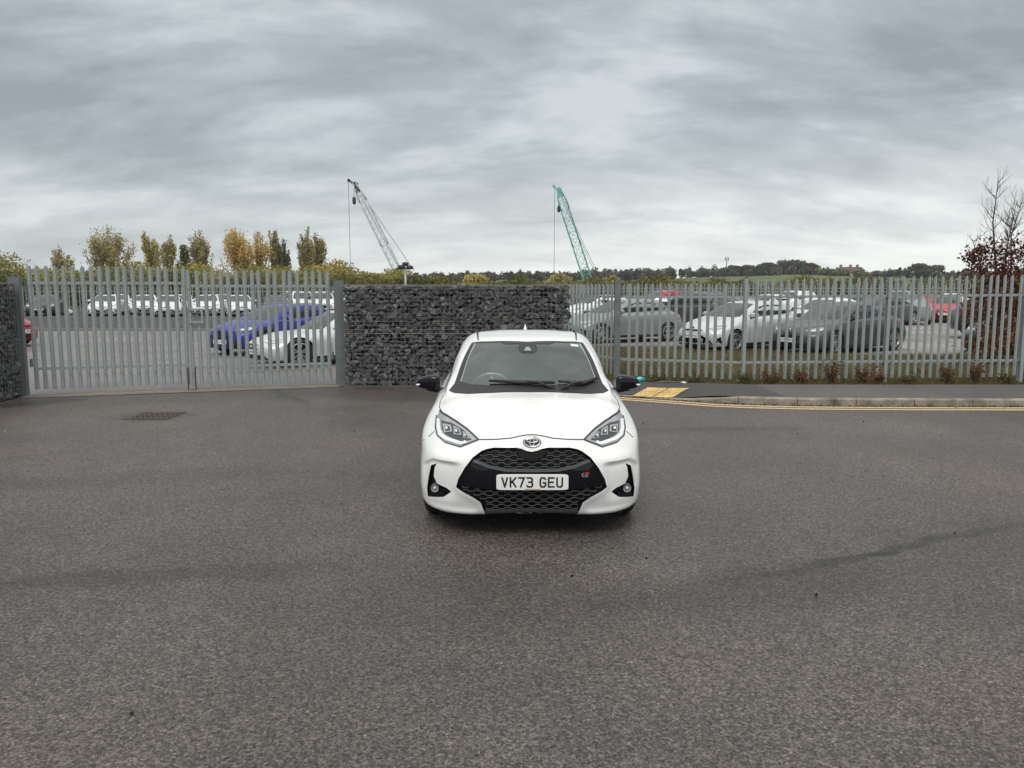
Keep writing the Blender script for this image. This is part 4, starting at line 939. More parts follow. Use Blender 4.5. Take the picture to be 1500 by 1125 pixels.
def gabion(name, label, org, ang, L, Hh, D, group):
    root = thing(name, label, 'gabion wall', (org[0], org[1], 0), ang, group)
    mb = MB(); cols = []
    for layer, (cw_, ch_, dy_) in enumerate(((.09, .072, .075), (.092, .075, .040))):
        z = .03
        while z < Hh - .01:
            x = .01 - random.random() * .05
            while x < L:
                sz_ = random.choice([.8, .95, 1.0, 1.3]); hx = .92 * sz_ * cw_ * random.choice([.42, .55, .62, .8]) * random.uniform(.85, 1.15); hz = .95 * sz_ * ch_ * random.choice([.42, .55, .66, .78]) * random.uniform(.8, 1.15)
                cxx = min(max(x + random.uniform(-.045, .045), hx * .8), L - hx * .8); czz = min(max(z + random.uniform(-.055, .055), hz * .8), Hh - hz * .95)
                T = Matrix.Translation((cxx, 0, czz)) @ Matrix.Rotation(random.uniform(-.6, .6), 4, 'Y') @ Matrix.Translation((-cxx, 0, -czz))
                rock(mb, cols, (cxx, dy_ + random.uniform(-.012, .014), czz), hx, .062, hz, .004, T); x += cw_ * random.uniform(.75, 1.15)
            z += ch_ * .86
    # rear, end and top stones are larger and fewer
    for i in range(int(L * Hh * 42)): rock(mb, cols, (random.uniform(0, L), D - .05, random.uniform(.04, Hh - .06)), .11, .06, .08)
    for i in range(int(D * Hh * 60)):
        for xe in (.05, L - .05): rock(mb, cols, (xe, random.uniform(.08, D - .08), random.uniform(.04, Hh - .06)), .06, .1, .07)
    for i in range(int(L * D * 70)): rock(mb, cols, (random.uniform(.03, L - .03), random.uniform(.05, D - .05), Hh - .055), .10, .09, .05)
    me = mb.mesh('stone_fill'); at_ = me.attributes.new('col', 'FLOAT_COLOR', 'FACE')
    for i, c in enumerate(cols[:len(me.polygons)]): at_.data[i].color = (*c, 1)
    o = link('stone_fill', me, root, M['stone']); o['kind'] = 'stuff'
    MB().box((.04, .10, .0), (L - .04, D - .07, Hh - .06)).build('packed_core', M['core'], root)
    wm = MB()
    def bar(a, b_, r_=.0022): wm.tube([a, b_], r_, 4, False)
    z = 0
    while z <= Hh + .01: 
        big = abs((z / .5) - round(z / .5)) < .05; bar((0, -.004, z), (L, -.004, z), .004 if big else .0022); bar((0, D + .004, z), (L, D + .004, z)); z += .0765
    x = 0
    while x <= L: big = abs(x / .98 - round(x / .98)) < .035; bar((x, -.004, 0), (x, -.004, Hh), .004 if big else .0022); bar((x, -.004, Hh), (x, D, Hh)); bar((x, D + .004, 0), (x, D + .004, Hh)); x += .0765
    y = .1
    while y < D: bar((0, y, Hh), (L, y, Hh)); y += .1
    bar((0, -.004, Hh), (L, -.004, Hh), .006); bar((0, D, Hh), (L, D, Hh), .005)
    wm.build('wire_mesh', M['wire'], root)
    return root
gabion('gabion_wall', 'long grey stone filled gabion wall standing behind the white car', (-3.16, 14.78), 0, 4.22, 1.90, .5, 'gabion walls beside the gate')
gabion('gabion_wall', 'end of a stone filled gabion wall at the left edge beside the gate post', (-8.66, 11.2), PI / 2 + .02, 2.0, 1.93, .5, 'gabion walls beside the gate').rotation_euler = (0, 0, PI / 2 + .02)
gw = [o for o in C.objects if o.name == 'gabion_wall.001'][0]; gw.location = (-8.30, 11.22, 0); gw.rotation_euler = (0, 0, PI / 2)
gw.scale = (1, 1, 1)
# ------------------------------------------------------------------ gate
GA, GB = Vector((-8.32, 13.42)), Vector((-3.47, 14.93)); gd = (GB - GA).normalized(); gn = Vector((-gd.y, gd.x)); gl = (GB - GA).length; gang = math.atan2(gd.y, gd.x)
def gatepost(p, h, label):
    t = thing('gate_post', label, 'gate post', (p.x, p.y, 0), gang, 'gate posts')
    MB().box((-.085, -.085, -.05), (.085, .085, h)).build('shaft', M['galvdark'], t); MB().box((-.088, -.088, h + .002), (.088, .088, h + .014)).build('post_cap', M['galvdark'], t)
    MB().box((-.15, -.13, 0), (.15, .13, .012)).build('base_plate', M['galvdark'], t)
gatepost(GA - gd * .10, 2.03, 'square grey steel gate post against the gabion wall at the left edge')
gatepost(GB + gd * .19, 1.98, 'square grey steel gate post at the left end of the long gabion wall')
def leaf(p0, sgn, label, h, zb):
    t = thing('gate_leaf', label, 'gate', (p0.x, p0.y, 0), gang if sgn > 0 else gang, 'palisade gate leaves'); LL = gl / 2 - .05
    X = lambda x: x * sgn
    def bx(n_, x0, x1, y0, y1, z0, z1, m=M['galv']):
        a, b_ = sorted((X(x0), X(x1))); return MB().box((a, y0, z0), (b_, y1, z1)).build(n_, m, t)
    bx('hanging_stile', .0, .05, .0, .05, zb, h - .12); bx('closing_stile', LL - .05, LL, .0, .05, zb, h - .16)
    for z0 in (.33 + zb, h - .33): bx('rail', .052, LL - .052, .002, .048, z0, z0 + .05)
    for i in range(19):
        x = .035 + (LL - .07) * i / 18
        if sgn < 0 and i >= 18 - 1 and False: continue
        if sgn < 0 and i in (17,):     # cut short below the lock box
            for (zz, hh) in ((zb, 1.12), (1.50, h - 1.50)):
                picket(t, hh, M['galv'], Vector((X(x), -.004, zz)), 0, 'galv', .066)
            continue
        picket(t, h - zb, M['galv'], Vector((X(x), -.004, zb)), 0, 'galv', .066)
    for z0 in (.5, 1.75): MB().tube([(X(-.03), .0, z0), (X(-.03), .0, z0 + .14)], .022, 10).build('hinge', M['galvdark'], t)
    MB().tube([(X(LL - .03 if sgn > 0 else LL - .07), -.05, .0), (X(LL - .03 if sgn > 0 else LL - .07), -.05, .42)], .011, 8).build('drop_bolt', M['rust'], t)
    if sgn < 0:
        a = MB(); x0, x1 = X(LL + .0), X(LL - .24)
        a.box((x0, -.06, 1.45), (x1, .06, 1.48)).box((x0, -.06, 1.22), (x1, .06, 1.25)).box((x1 - .03, -.06, 1.251), (x1, .06, 1.449)).build('lock_box', M['galv'], t)
        MB().box((x0 + .01, .0, 1.33), (x1 - .08, .04, 1.37)).box((x1 - .12, -.02, 1.29), (x1 - .081, .03, 1.41)).build('slide_bolt', M['galvdark'], t)
    return t
leaf(GA + gd * .09, 1, 'left leaf of the galvanised palisade gate, hung on the far left post', 2.24, .11)
leaf(GB + gd * .02, -1, 'right leaf of the galvanised palisade gate carrying the square lock box', 2.19, .06)
# ------------------------------------------------------------------ fences
fb = lambda x, y: .10 if x < 4 else .10 + min(.05, (x - 4) * .01)
fence('palisade_fence', 'tall galvanised palisade fence along the footway, right of the stone wall', [(1.22, 17.4), (2.12, 15.72), (4.42, 14.95), (10.6, 15.0), (17.0, 15.0)], fb,
      lambda x: 1.84 if x < 4.3 else 1.92 + .008 * (x - 4.3), .148, M['galv'], (.30, 1.55), [(2.1, 15.64), (4.42, 14.90), (7.15, 14.94), (9.75, 14.94), (12.5, 14.92), (15.2, 14.92)], 1.92, .085, 'palisade fences', postm=1)
flat = lambda x, y: 0.
fence('palisade_fence', 'distant pale palisade fence behind the row of white cars', [(-46, 60.5), (2, 61)], flat, 1.95, .27, M['galv'], (.3, 1.5), [(-46 + 4.8 * i, 60.7) for i in range(11)], 1.95, .12, 'palisade fences')
fence('palisade_fence', 'distant palisade fence across the back of the right hand car park', [(2.2, 64), (30, 58), (62, 52)], flat, 2.0, .30, M['galv'], (.3, 1.5), [(3 + 4.5 * i, 63.9 - i * .97) for i in range(7)], 2.0, .12, 'palisade fences')
fence('palisade_fence', 'second distant palisade fence crossing the car park before the trees', [(3, 74), (70, 66)], lambda x, y: .1, 2.1, .33, M['galv'], (.3, 1.6), [(8 + 7 * i, 73.5 - i * .83) for i in range(8)], 2.1, .12, 'palisade fences')
# ------------------------------------------------------------------ cars
hero()
HEAD = lambda hx, hy: math.atan2(hx, -hy)
protos = {}
def put(kind, colour, label, x, y, h, group='cars parked in the compound', wheelpos=False):
    rz = HEAD(*h); key = kind
    if key not in protos:
        o = generic_car(kind, colour, label); protos[key] = o; o['group'] = group
    else:
        o = dup(protos[key], (0, 0, 0), 0, label, group)
        for ch in o.children:
            if ch.name.startswith('body') : ch.material_slots[0].material = M[colour]
            if ch.name.startswith('door_handle') or (ch.name.startswith('mirror') and kind != 'suv'):
                ch.material_slots[0].link = 'OBJECT'; ch.material_slots[0].material = M[colour]
    sp = SPECS[kind]
    if wheelpos:                                     # x,y is the front wheel on the car's left side
        hv = Vector(h).normalized(); lv = Vector((-hv.y, hv.x)); c = Vector((x, y)) - hv * (sp['L'] / 2 - sp['ys'][1]) - lv * .87
        x, y = c
    o.location = (x, y, .008); o.rotation_euler = (0, 0, rz)
    return o
D_ = (-.84, -.535)
put('crossover', 'blue', 'bright blue SUV parked behind the right gate leaf', -6.75, 21.6, (-.50, -.86), wheelpos=True)
put('coupe', 'palesilver', 'low pale silver sports car close behind the gate, nose to the left', -4.95, 18.3, (-.80, -.60), wheelpos=True)
put('family_hatchback', 'silver', 'silver hatchback behind the fence just right of the stone wall', 2.95, 25.8, (-.91, -.41), wheelpos=True)
put('family_hatchback', 'palesilver', 'pale silver hatchback behind the fence, second from the stone wall', 6.36, 22.3, (-.83, -.56), wheelpos=True)
put('saloon_car', 'grey', 'dark grey car with white number plate behind the middle of the right fence', 8.85, 21.5, D_, wheelpos=True)
put('suv', 'black', 'black SUV with bright wheels beyond the bare gravel patch', 18.2, 28.3, (.928, -.371))
put('family_hatchback', 'dark', 'dark car half hidden behind the brown leaved tree', 13.9, 20.7, D_, wheelpos=True)
put('hatchback', 'palesilver', 'pale car with light bonnet behind the brown tree at the right edge', 19.0, 24.8, D_)
put('suv', 'dark', 'dark SUV parked behind the gap between the two silver hatchbacks', 7.4, 32.5, (-.7, .7))
put('hatchback', 'silver', 'small silver car parked behind the pale silver hatchback', 9.6, 33.5, (-.6, -.8))
put('hatchback', 'white', 'white roofed car seen over the silver hatchback near the wall', 4.6, 42, (-.9, -.4))
put('saloon_car', 'white', 'white saloon beyond the silver hatchback, nearest to it of the two white roofs', 6.9, 38, (-.9, -.4))
put('suv', 'red', 'dull red SUV roof far beyond the silver hatchback', 10.2, 54, (-.8, -.6))
put('hatchback', 'white', 'white hatchback far behind the pale silver hatchback', 15.2, 47, (-.8, -.6))
put('suv', 'white', 'white SUV far behind, over the roof of the pale silver hatchback', 17.8, 50, (-.8, -.6))
put('saloon_car', 'white', 'white car directly behind the dark grey saloon', 12.7, 31.5, (-.84, -.45))
put('saloon_car', 'grey', 'grey car behind the rear end of the dark grey saloon', 18.0, 38.5, (-.84, -.45))
put('hatchback', 'silver', 'silver hatchback showing its rear and yellow number plate', 20.2, 40.5, (.25, .97))
put('hatchback', 'red', 'red car beyond the gravel patch, nearest the silver rear', 24.3, 46.0, (.3, .95))
put('family_hatchback', 'red', 'red car nose on beside the black SUV', 23.3, 42.4, (-.5, -.86))
put('hatchback', 'white', 'white car behind the two red cars', 29.5, 53, (-.5, -.86))
put('suv', 'silver', 'silver SUV far behind the yellow plated hatchback', 25.5, 52, (-.6, -.8))
rowc = [(136, 50, 'family_hatchback', 'white', 'white hatchback leftmost in the far row behind the gate'), (158, 56, 'hatchback', 'white', 'white car tucked behind the leftmost white hatchback'),
        (196, 52, 'hatchback', 'white', 'white car just left of the pair in the far row'), (229, 49, 'family_hatchback', 'white', 'white hatchback standing forward in the middle of the left gate leaf'),
        (252, 54.5, 'hatchback', 'white', 'white car behind the forward standing hatchback'), (290, 51, 'family_hatchback', 'white', 'white hatchback in the far row behind the closing stiles of the gate'),
        (312, 56, 'hatchback', 'beige', 'beige car peeping out between two white hatchbacks'), (337, 49.5, 'family_hatchback', 'white', 'white hatchback in the far row just right of the lock box'),
        (391, 48.5, 'saloon_car', 'dark', 'dark grey car in the far row above the blue SUV'), (432, 50.5, 'suv', 'white', 'tall white SUV in the far row above the blue SUV roof'),
        (418, 56, 'suv', 'white', 'white SUV hidden behind the other tall white SUV'), (462, 49.5, 'suv', 'white', 'white SUV in the far row near the right gate post'),
        (481, 52.5, 'suv', 'white', 'white SUV last in the far row beside the right gate post'), (42, 50, 'hatchback', 'dark', 'dark car in the far row beside the left gate post')]
for px, y, k, c_, lab in rowc:
    o = put(k, c_, lab, (px - 750) / F * y, y + 2, (random.uniform(.30, .42), -1), 'cars in the far row'); o.scale = (1, 1, .93) if k != 'suv' else (.96, 1, .96)
put('hatchback', 'red', 'red car with its nose just showing past the left gate post', -17.2, 25.0, (.97, -.2))
# ------------------------------------------------------------------ trees
def branch(mb, tips, p, d, L, r, depth, spread, upb, seg=4, kids=3, minr=.003, nside=6):
    pts = [p.copy()]; rr = [r]; q = p.copy(); dd = d.copy()
    for i in range(seg):
        dd = (dd + Vector((random.gauss(0, .10), random.gauss(0, .10), upb * .12))).normalized(); q = q + dd * L / seg; pts.append(q.copy()); rr.append(max(minr, r * (1 - .7 * (i + 1) / seg)))
    mb.tube(pts, rr, nside, False)
    tips.append((pts, depth))
    if depth > 0:
        for k in range(kids):
            t = random.uniform(.25, .98); i = min(seg - 1, int(t * seg)); b0 = pts[i].lerp(pts[i + 1], t * seg - i)
            az = random.uniform(0, 2 * PI); u = dd.orthogonal().normalized(); u.rotate(Matrix.Rotation(az, 3, dd))
            nd = (dd + u * spread * random.uniform(.6, 1.3)).normalized(); branch(mb, tips, b0, nd, L * random.uniform(.45, .7), max(minr, r * (1 - .7 * t) * .65), depth - 1, spread, upb, seg, kids, minr, max(3, nside - 1))
def tree(name, label, cat, x, y, z0, h, wd, palette, nleaf, lsize, style, group=None, trunk_r=None, leafjit=.3):
    root = thing(name, label, cat, (x, y, z0), 0, group); mb = MB(); tips = []; tr = trunk_r or h * .022
    if style == 'poplar':
        mb.tube([(0, 0, -.3), (0, 0, h * .4), (random.gauss(0, .1), 0, h * .85)], [tr, tr * .7, tr * .15], 7)
        cen = []
        nb = 34
        for k in range(nb):
            t = random.uniform(.02, .62); az = random.uniform(0, 2 * PI); b0 = Vector((0, 0, h * t)); lean = random.uniform(.25, 1.) * wd * .5 * (1 - t * .35)
            ln = h * random.uniform(.3, .62); zt_ = min(h * random.uniform(.86, 1.0) * (1 - .42 * (lean / (wd * .5))**2), h * t + ln); top = Vector((math.cos(az) * lean, math.sin(az) * lean, zt_))
            mid = b0.lerp(top, .45) + Vector((math.cos(az), math.sin(az), 0)) * lean * .25
            mb.tube([b0, mid, top], [tr * .32, tr * .2, .02], 4, False)
            m_ = nleaf // nb; s = RNG.beta(1.3, 1.0, m_)[:, None]; A, B_, T_ = np.array(b0), np.array(mid), np.array(top)
            pt_ = A * (1 - s)**2 + 2 * B_ * s * (1 - s) + T_ * s**2; cen.append(pt_ + RNG.normal(size=(m_, 3)) * np.array([.27, .27, .36]) * wd * .16)
        cen = np.concatenate(cen)
    elif style == 'round':
        mb.tube([(0, 0, -.5), (0, 0, h * .3), (.1, 0, h * .5)], [tr, tr * .8, tr * .5], 8); cen = []; nb = 22
        for k in range(nb):
            a = random.uniform(0, 2 * PI); e_ = random.uniform(-.1, 1.) ; rr = (wd / 2) * math.sqrt(max(.05, 1 - (e_ * .9)**2)) * random.uniform(.45, .9); c = Vector((math.cos(a) * rr, math.sin(a) * rr, h * (.50 + .36 * e_)))
            mb.tube([(0, 0, h * random.uniform(.2, .45)), c * .6 + Vector((0, 0, h * .15)), c], [tr * .45, tr * .25, .02], 4, False)
            m_ = nleaf // nb; g = RNG.normal(size=(m_, 3)); g /= np.linalg.norm(g, axis=1)[:, None]; g *= RNG.uniform(.4, 1, (m_, 1)); cen.append(np.array(c) + g * np.array([.24 * wd, .24 * wd, .15 * h]) * random.uniform(.6, 1.1))
        cen = np.concatenate(cen)
    mb.build('trunk', M['bark'], root, smooth=True)
    cl = pick_cols(len(cen), palette, leafjit)
    quads('crown', cen, lsize, cl, root, M['leaf'])
    return root
YG = [(.50, .43, .13), (.38, .34, .11), (.60, .48, .15), (.28, .26, .09), (.66, .52, .18)]
OR = [(.68, .47, .14), (.58, .42, .14), (.74, .55, .20), (.46, .36, .15)]
GR_ = [(.13, .14, .06), (.17, .18, .07), (.10, .11, .05), (.22, .21, .08)]
OL = [(.44, .38, .16), (.34, .30, .13), (.54, .44, .18), (.24, .22, .10)]
pop = [(93, 356, 395, 30, OL, 'thin small tree leftmost in the line of trees behind the gate'), (161, 335, 395, 58, OL, 'broad olive tree, second from the left behind the gate'),
       (222, 340, 396, 28, YG, 'narrow yellow green poplar third from the left'), (249, 346, 396, 28, OL, 'narrow olive poplar fourth from the left'), (272, 358, 396, 20, GR_, 'short dark green poplar between two taller ones'),
       (294, 342, 396, 36, OL, 'twin topped olive poplar above the meeting of the gate leaves'), (350, 337, 397, 42, OR, 'broad yellow orange tree above the right gate leaf'), (378, 338, 397, 34, OR, 'thin yellow brown tree joined to the broad yellow orange one'),
       (402, 336, 397, 22, OL, 'slim dark poplar just right of the yellow orange trees'), (416, 350, 397, 22, GR_, 'lower slim poplar leaning beside the slim dark one'), (449, 337, 397, 26, OL, 'left one of the last two poplars near the crane'), (466, 338, 397, 30, OL, 'rightmost poplar near the crane rope')]
for i, (px, top, base, wpx, pal, lab) in enumerate(pop):
    d = 112 + (i % 3) * 3; p = at(px, 412, d); hh = at(px, top, d).z + .4; wd = wpx / F * d
    sparse = .5 if 'thin' in lab else 1
    tree('poplar_tree' if i not in (0,) else 'small_tree', lab, 'tree', p.x, d, -.3, hh * 1.06, wd * (1.45 if 'broad' in lab else 1.22), pal, int((2300 + 85 * wpx) * sparse), .23, 'poplar', 'line of poplars behind the far fence')
# scrub belt (one mass)
def scrub(name, label, px0, px1, d, ytop, palette, n_, size, dd=6, z0=-.3, varh=.25):
    t = RNG.uniform(0, 1, n_); px = px0 + (px1 - px0) * t; x = (px - 750) / F * d
    ph = RNG.uniform(0, 6, 4); prof = 1 + varh * (.5 * np.sin(x * .8 + ph[0]) + .3 * np.sin(x * 1.9 + ph[1]) + .3 * np.sin(x * .33 + ph[2]) + .15 * np.sin(x * 4.1 + ph[3]))
    yt = np.interp(px, [a for a, b_ in ytop], [b_ for a, b_ in ytop]); hh = np.array([at(750, float(b_), d).z for b_ in yt]) - z0
    z = z0 + hh * prof * RNG.beta(1.6, 1.15, n_); y = d + RNG.normal(size=n_) * dd * .4
    cen = np.stack([x + RNG.normal(size=n_) * .3, y, z], 1)
    pal = np.array(palette); k = (np.sin(x * .9 + 1.3) + np.sin(x * .37 + z * .8) + RNG.normal(size=n_) * .7); idx = np.clip(((k + 2) / 4 * len(pal)).astype(int), 0, len(pal) - 1)
    cl = np.clip(pal[idx] * (1 + RNG.uniform(-.35, .35, (n_, 1))), 0, 1)
    o = quads(name, cen, size, cl, None, M['leaf']); tag(o, label, 'scrub' if label else None, kind='stuff'); return o
scrub('scrub', 'belt of yellow green willow scrub behind the far fence', -60, 650, 92, [(-60, 378), (20, 386), (60, 400), (110, 398), (160, 394), (300, 396), (400, 395), (480, 394), (560, 396), (600, 399), (640, 406), (650, 412)], [(.18, .19, .06), (.26, .25, .07), (.36, .31, .08), (.22, .22, .07), (.42, .34, .09)], 60000, .25)
scrub('scrub', 'low dark hedge at the foot of the far fence', -60, 800, 72, [(-60, 407), (800, 409)], [(.09, .10, .04), (.14, .14, .05), (.20, .18, .06), (.11, .12, .05)], 34000, .22, 3)
scrub('scrub', 'rough undergrowth behind the far right fence', 800, 1560, 88, [(800, 410), (950, 412), (1060, 413), (1200, 412), (1560, 412)], [(.12, .12, .055), (.18, .17, .07), (.25, .21, .07), (.10, .10, .05)], 36000, .27, 5)
# individual shrubs that stand out
for px, top, wpx, d, pal, lab, st in ((697, 399, 40, 125, YG, 'round yellow green willow bush above the stone wall', 'round'), (818, 400, 44, 120, OL, 'thin brownish bush left of the teal crane', 'round'), (893, 401, 34, 120, OL, 'bare twiggy bush right of the teal crane', 'round')):
    p = at(px, 412, d); hh = at(px, top, d).z + .4; tree('bush', lab, 'bush', p.x, d, -.4, hh, wpx / F * d, pal, 2600, .30, st, 'shrubs beyond the far fence')
# woodland on the ridge: mass plus the trees one can tell apart
WD = [(.075, .085, .06), (.10, .105, .07), (.13, .115, .08), (.09, .095, .07), (.15, .12, .085), (.065, .07, .055)]
def wood(label, spans, n_each, seed):
    rg = np.random.default_rng(seed); C3 = []; cc = []
    for (px0, px1, d0, d1, ht0, ht1, cnt, pal) in spans:
        for k in range(cnt):
            d = rg.uniform(d0, d1); px = rg.uniform(px0, px1); x = (px - 750) / F * d; z = hill_z(x, d); hh = rg.uniform(ht0, ht1); wd = hh * rg.uniform(.7, 1.2); n_ = n_each
            g = rg.normal(size=(n_, 3)); g /= np.linalg.norm(g, axis=1)[:, None]; g *= rg.uniform(.55, 1, (n_, 1)); g[:, 2] = np.where(g[:, 2] < 0, g[:, 2] * 1.1, g[:, 2])
            lob = 1 + .25 * np.sin(g[:, 0] * 5 + k) + .2 * np.sin(g[:, 1] * 6 + k * 2)
            C3.append(np.array([x, d, z + hh * .5]) + g * lob[:, None] * np.array([wd / 2, wd / 2, hh * .5])); b_ = np.array(pal[rg.integers(0, len(pal))]) * rg.uniform(.75, 1.3); cc.append(b_ * (1 + rg.uniform(-.4, .4, (n_, 1))))
    o = quads('woodland', np.concatenate(C3), 1.0, np.clip(np.concatenate(cc), 0, 1), None, M['leaf']); tag(o, label, 'woodland', kind='stuff')
wood('distant mixed woodland covering the hillside on the horizon', [(470, 940, 455, 500, 2.5, 5.5, 130, WD), (860, 1060, 445, 475, 3.5, 6.5, 46, WD), (1040, 1200, 440, 470, 3, 5.5, 44, WD), (1180, 1225, 445, 480, 3, 5, 12, WD), (1300, 1430, 450, 480, 2.5, 5, 34, WD), (1400, 1900, 440, 480, 4, 7, 60, WD), (-500, 480, 455, 480, 4, 6, 70, WD),
      (1060, 1180, 390, 420, 3, 5, 14, WD), (1295, 1420, 390, 420, 3, 5, 12, WD), (1045, 1300, 395, 430, 2, 3.6, 44, WD), (840, 990, 380, 420, 3, 6, 34, WD), (600, 840, 330, 420, 3, 5, 40, WD), (1170, 1290, 390, 420, 2, 3.4, 22, [(.12, .15, .06), (.15, .18, .07)])], 260, 5)
wood('line of yellowish hedgerow trees below the fields', [(900, 1560, 225, 250, 2, 3.4, 34, [(.13, .14, .06), (.20, .18, .06), (.10, .11, .05), (.32, .26, .07)])], 260, 9)
for px, top, wpx, d, lab in ((1350, 385, 46, 400, 'large dark oak standing alone above the fence on the skyline'), (1092, 387, 26, 430, 'round skyline tree just right of the mast'), (1150, 379, 52, 430, 'tallest dark tree clump on the skyline'), (1120, 383, 30, 425, 'dark skyline tree left of the tallest clump'), (1178, 384, 32, 428, 'rusty brown skyline tree right of the tallest clump'), (1072, 388, 22, 436, 'small skyline tree beside the mast foot'), (952, 397, 18, 440, 'pointed reddish tree among the dark ridge wood')):
    x = (px - 750) / F * d; z0 = hill_z(x, d); tree('oak_tree', lab, 'tree', x, d, z0, at(px, top, d).z - z0, wpx / F * d, WD if 'rust' not in lab and 'redd' not in lab else [(.12, .07, .04), (.08, .055, .03)], 2600, .8, 'round', 'skyline trees')
# copper beech at the right edge
def beech():
    x, y = 11.4, 18.6; root = thing('beech_tree', 'young tree with dry brown leaves below and bare twigs above, behind the right fence', 'tree', (x, y, 0)); mb = MB(); tips = []
    mb.tube([(0, 0, -.1), (.02, 0, .8), (-.02, 0, 1.7)], [.07, .055, .045], 8)
    stems = [((-.05, 0, 4.35), -.25), ((.45, .1, 3.6), .1), ((1.15, -.1, 3.85), .35), ((-.45, .2, 3.0), -.3), ((.75, .3, 3.95), .25), ((1.5, .1, 3.3), .5)]
    for (tx, ty, tz), _ in stems:
        b0 = Vector((0, 0, random.uniform(.6, 1.6))); e = Vector((tx - .1, ty, tz)); m1 = b0.lerp(e, .35) + Vector((random.gauss((tx) * .25, .06), random.gauss(0, .08), -.1)); m2 = b0.lerp(e, .7) + Vector((random.gauss(0, .06), random.gauss(0, .06), 0))
        mb.tube([b0, m1, m2, e], [.034, .025, .015, .005], 6, False)
        for k in range(24):
            t = random.uniform(.22, .97); q = (m1.lerp(m2, (t - .2) / .4) if t < .6 else m2.lerp(e, (t - .6) / .4)); az = random.uniform(0, 2 * PI)
            d = Vector((math.cos(az) * .8, math.sin(az) * .8, random.uniform(.4, 1.1))).normalized(); branch(mb, tips, q, d, random.uniform(.3, .75) * (1.1 - .6 * t), .008, 1, .7, 1.2, 4, 4, .0028, 4)
    mb.build('trunk', M['darkbark'], root, smooth=True)
    n_ = 5200; c = []
    for k in range(215):                                   # leaf clusters
        zc = random.uniform(.35, 2.3) if k > 34 else random.uniform(2.2, 2.9); rmax = .85 if zc < 2.1 else .8
        az = random.uniform(0, 2 * PI); rr = rmax * math.sqrt(random.random()) * (1.0 if zc > .8 else .8); cx_ = .25 + math.cos(az) * rr * 1.12; cy_ = math.sin(az) * rr * .7
        m_ = 32; g = RNG.normal(size=(m_, 3)) * np.array([.13, .13, .10]); c.append(np.array([cx_, cy_, zc]) + g)
    for k in range(9):
        m_ = 26; c.append(np.array([random.uniform(-.75, -.35), random.uniform(-.2, .2), random.uniform(2.2, 2.75)]) + RNG.normal(size=(m_, 3)) * .09)
    c = np.concatenate(c); hi = np.clip((c[:, 2:3] - .3) / 2.2, 0, 1)
    p1 = np.array([(.30, .13, .03), (.22, .09, .03), (.36, .18, .05), (.15, .06, .025)])[RNG.integers(0, 4, len(c))]; p2 = np.array([(.12, .045, .035), (.09, .035, .03), (.16, .06, .04), (.07, .03, .028)])[RNG.integers(0, 4, len(c))]
    quads('foliage', c, .09, p1 * (1 - hi) + p2 * hi, root, M['leaf'], up=.2, aspect=.6)
beech()
# ------------------------------------------------------------------ verge plants
def blades(name, label, n_, xr, yr, h0, h1, palette, z0=.01, dens=None):
    x = RNG.uniform(*xr, n_); y = RNG.uniform(*yr, n_)
    if dens: keep = dens(x, y); x, y = x[keep], y[keep]; n_ = len(x)
    hh = RNG.uniform(h0, h1, n_); a = RNG.uniform(0, 2 * PI, n_); w_ = RNG.uniform(.004, .010, n_); ln = RNG.normal(size=(n_, 2)) * hh[:, None] * .5
    b0 = np.stack([x - np.cos(a) * w_, y - np.sin(a) * w_, np.full(n_, z0)], 1); b1 = np.stack([x + np.cos(a) * w_, y + np.sin(a) * w_, np.full(n_, z0)], 1)
    t0 = np.stack([x + ln[:, 0] + np.cos(a) * w_ * .3, y + ln[:, 1], z0 + hh], 1); t1 = np.stack([x + ln[:, 0] - np.cos(a) * w_ * .3, y + ln[:, 1], z0 + hh], 1)
    vs = np.stack([b0, b1, t0, t1], 1).reshape(-1, 3); me = bpy.data.meshes.new(name); me.vertices.add(4 * n_); me.vertices.foreach_set('co', vs.ravel().astype('f')); me.loops.add(4 * n_); me.loops.foreach_set('vertex_index', np.arange(4 * n_, dtype='i')); me.polygons.add(n_); me.polygons.foreach_set('loop_start', np.arange(0, 4 * n_, 4, dtype='i')); me.polygons.foreach_set('loop_total', np.full(n_, 4, dtype='i')); me.update(calc_edges=True)
    k = np.sin(x * 2.7 + np.sin(y * 2.1) * 1.5) + np.sin(x * .9 + y * 2.3 + 2) + RNG.normal(size=n_) * .6; pal = np.array(palette); ix = np.clip(((k + 2.2) / 4.4 * len(pal)).astype(int), 0, len(pal) - 1)
    c4 = np.ones((n_, 4), 'f'); c4[:, :3] = pal[ix] * RNG.uniform(.7, 1.35, (n_, 1)); at_ = me.attributes.new('col', 'FLOAT_COLOR', 'FACE'); at_.data.foreach_set('color', c4.ravel())
    o = link(name, me, None, M['leaf']); tag(o, label, 'grass', kind='stuff')
blades('grass', 'rough mossy grass strip between the fence and the parked cars', 130000, (1.2, 19), (15.3, 24.2), .03, .13, [(.17, .12, .07), (.11, .11, .05), (.21, .21, .08), (.14, .14, .06), (.24, .18, .10), (.12, .08, .05)], .008, lambda x, y: y < np.interp(x, [1, 6.5, 9.5, 20], [24.3, 23.9, 21.1, 21]))
blades('grass', 'thin grass and litter line along the foot of the fence', 14000, (1.5, 18), (14.15, 15.3), .02, .12, [(.13, .09, .05), (.10, .10, .03), (.16, .12, .06), (.09, .11, .03)], .01, lambda x, y: (y > np.interp(x, [1, 2.4, 4.4, 40], [15.3, 14.7, 14.2, 14.15])))
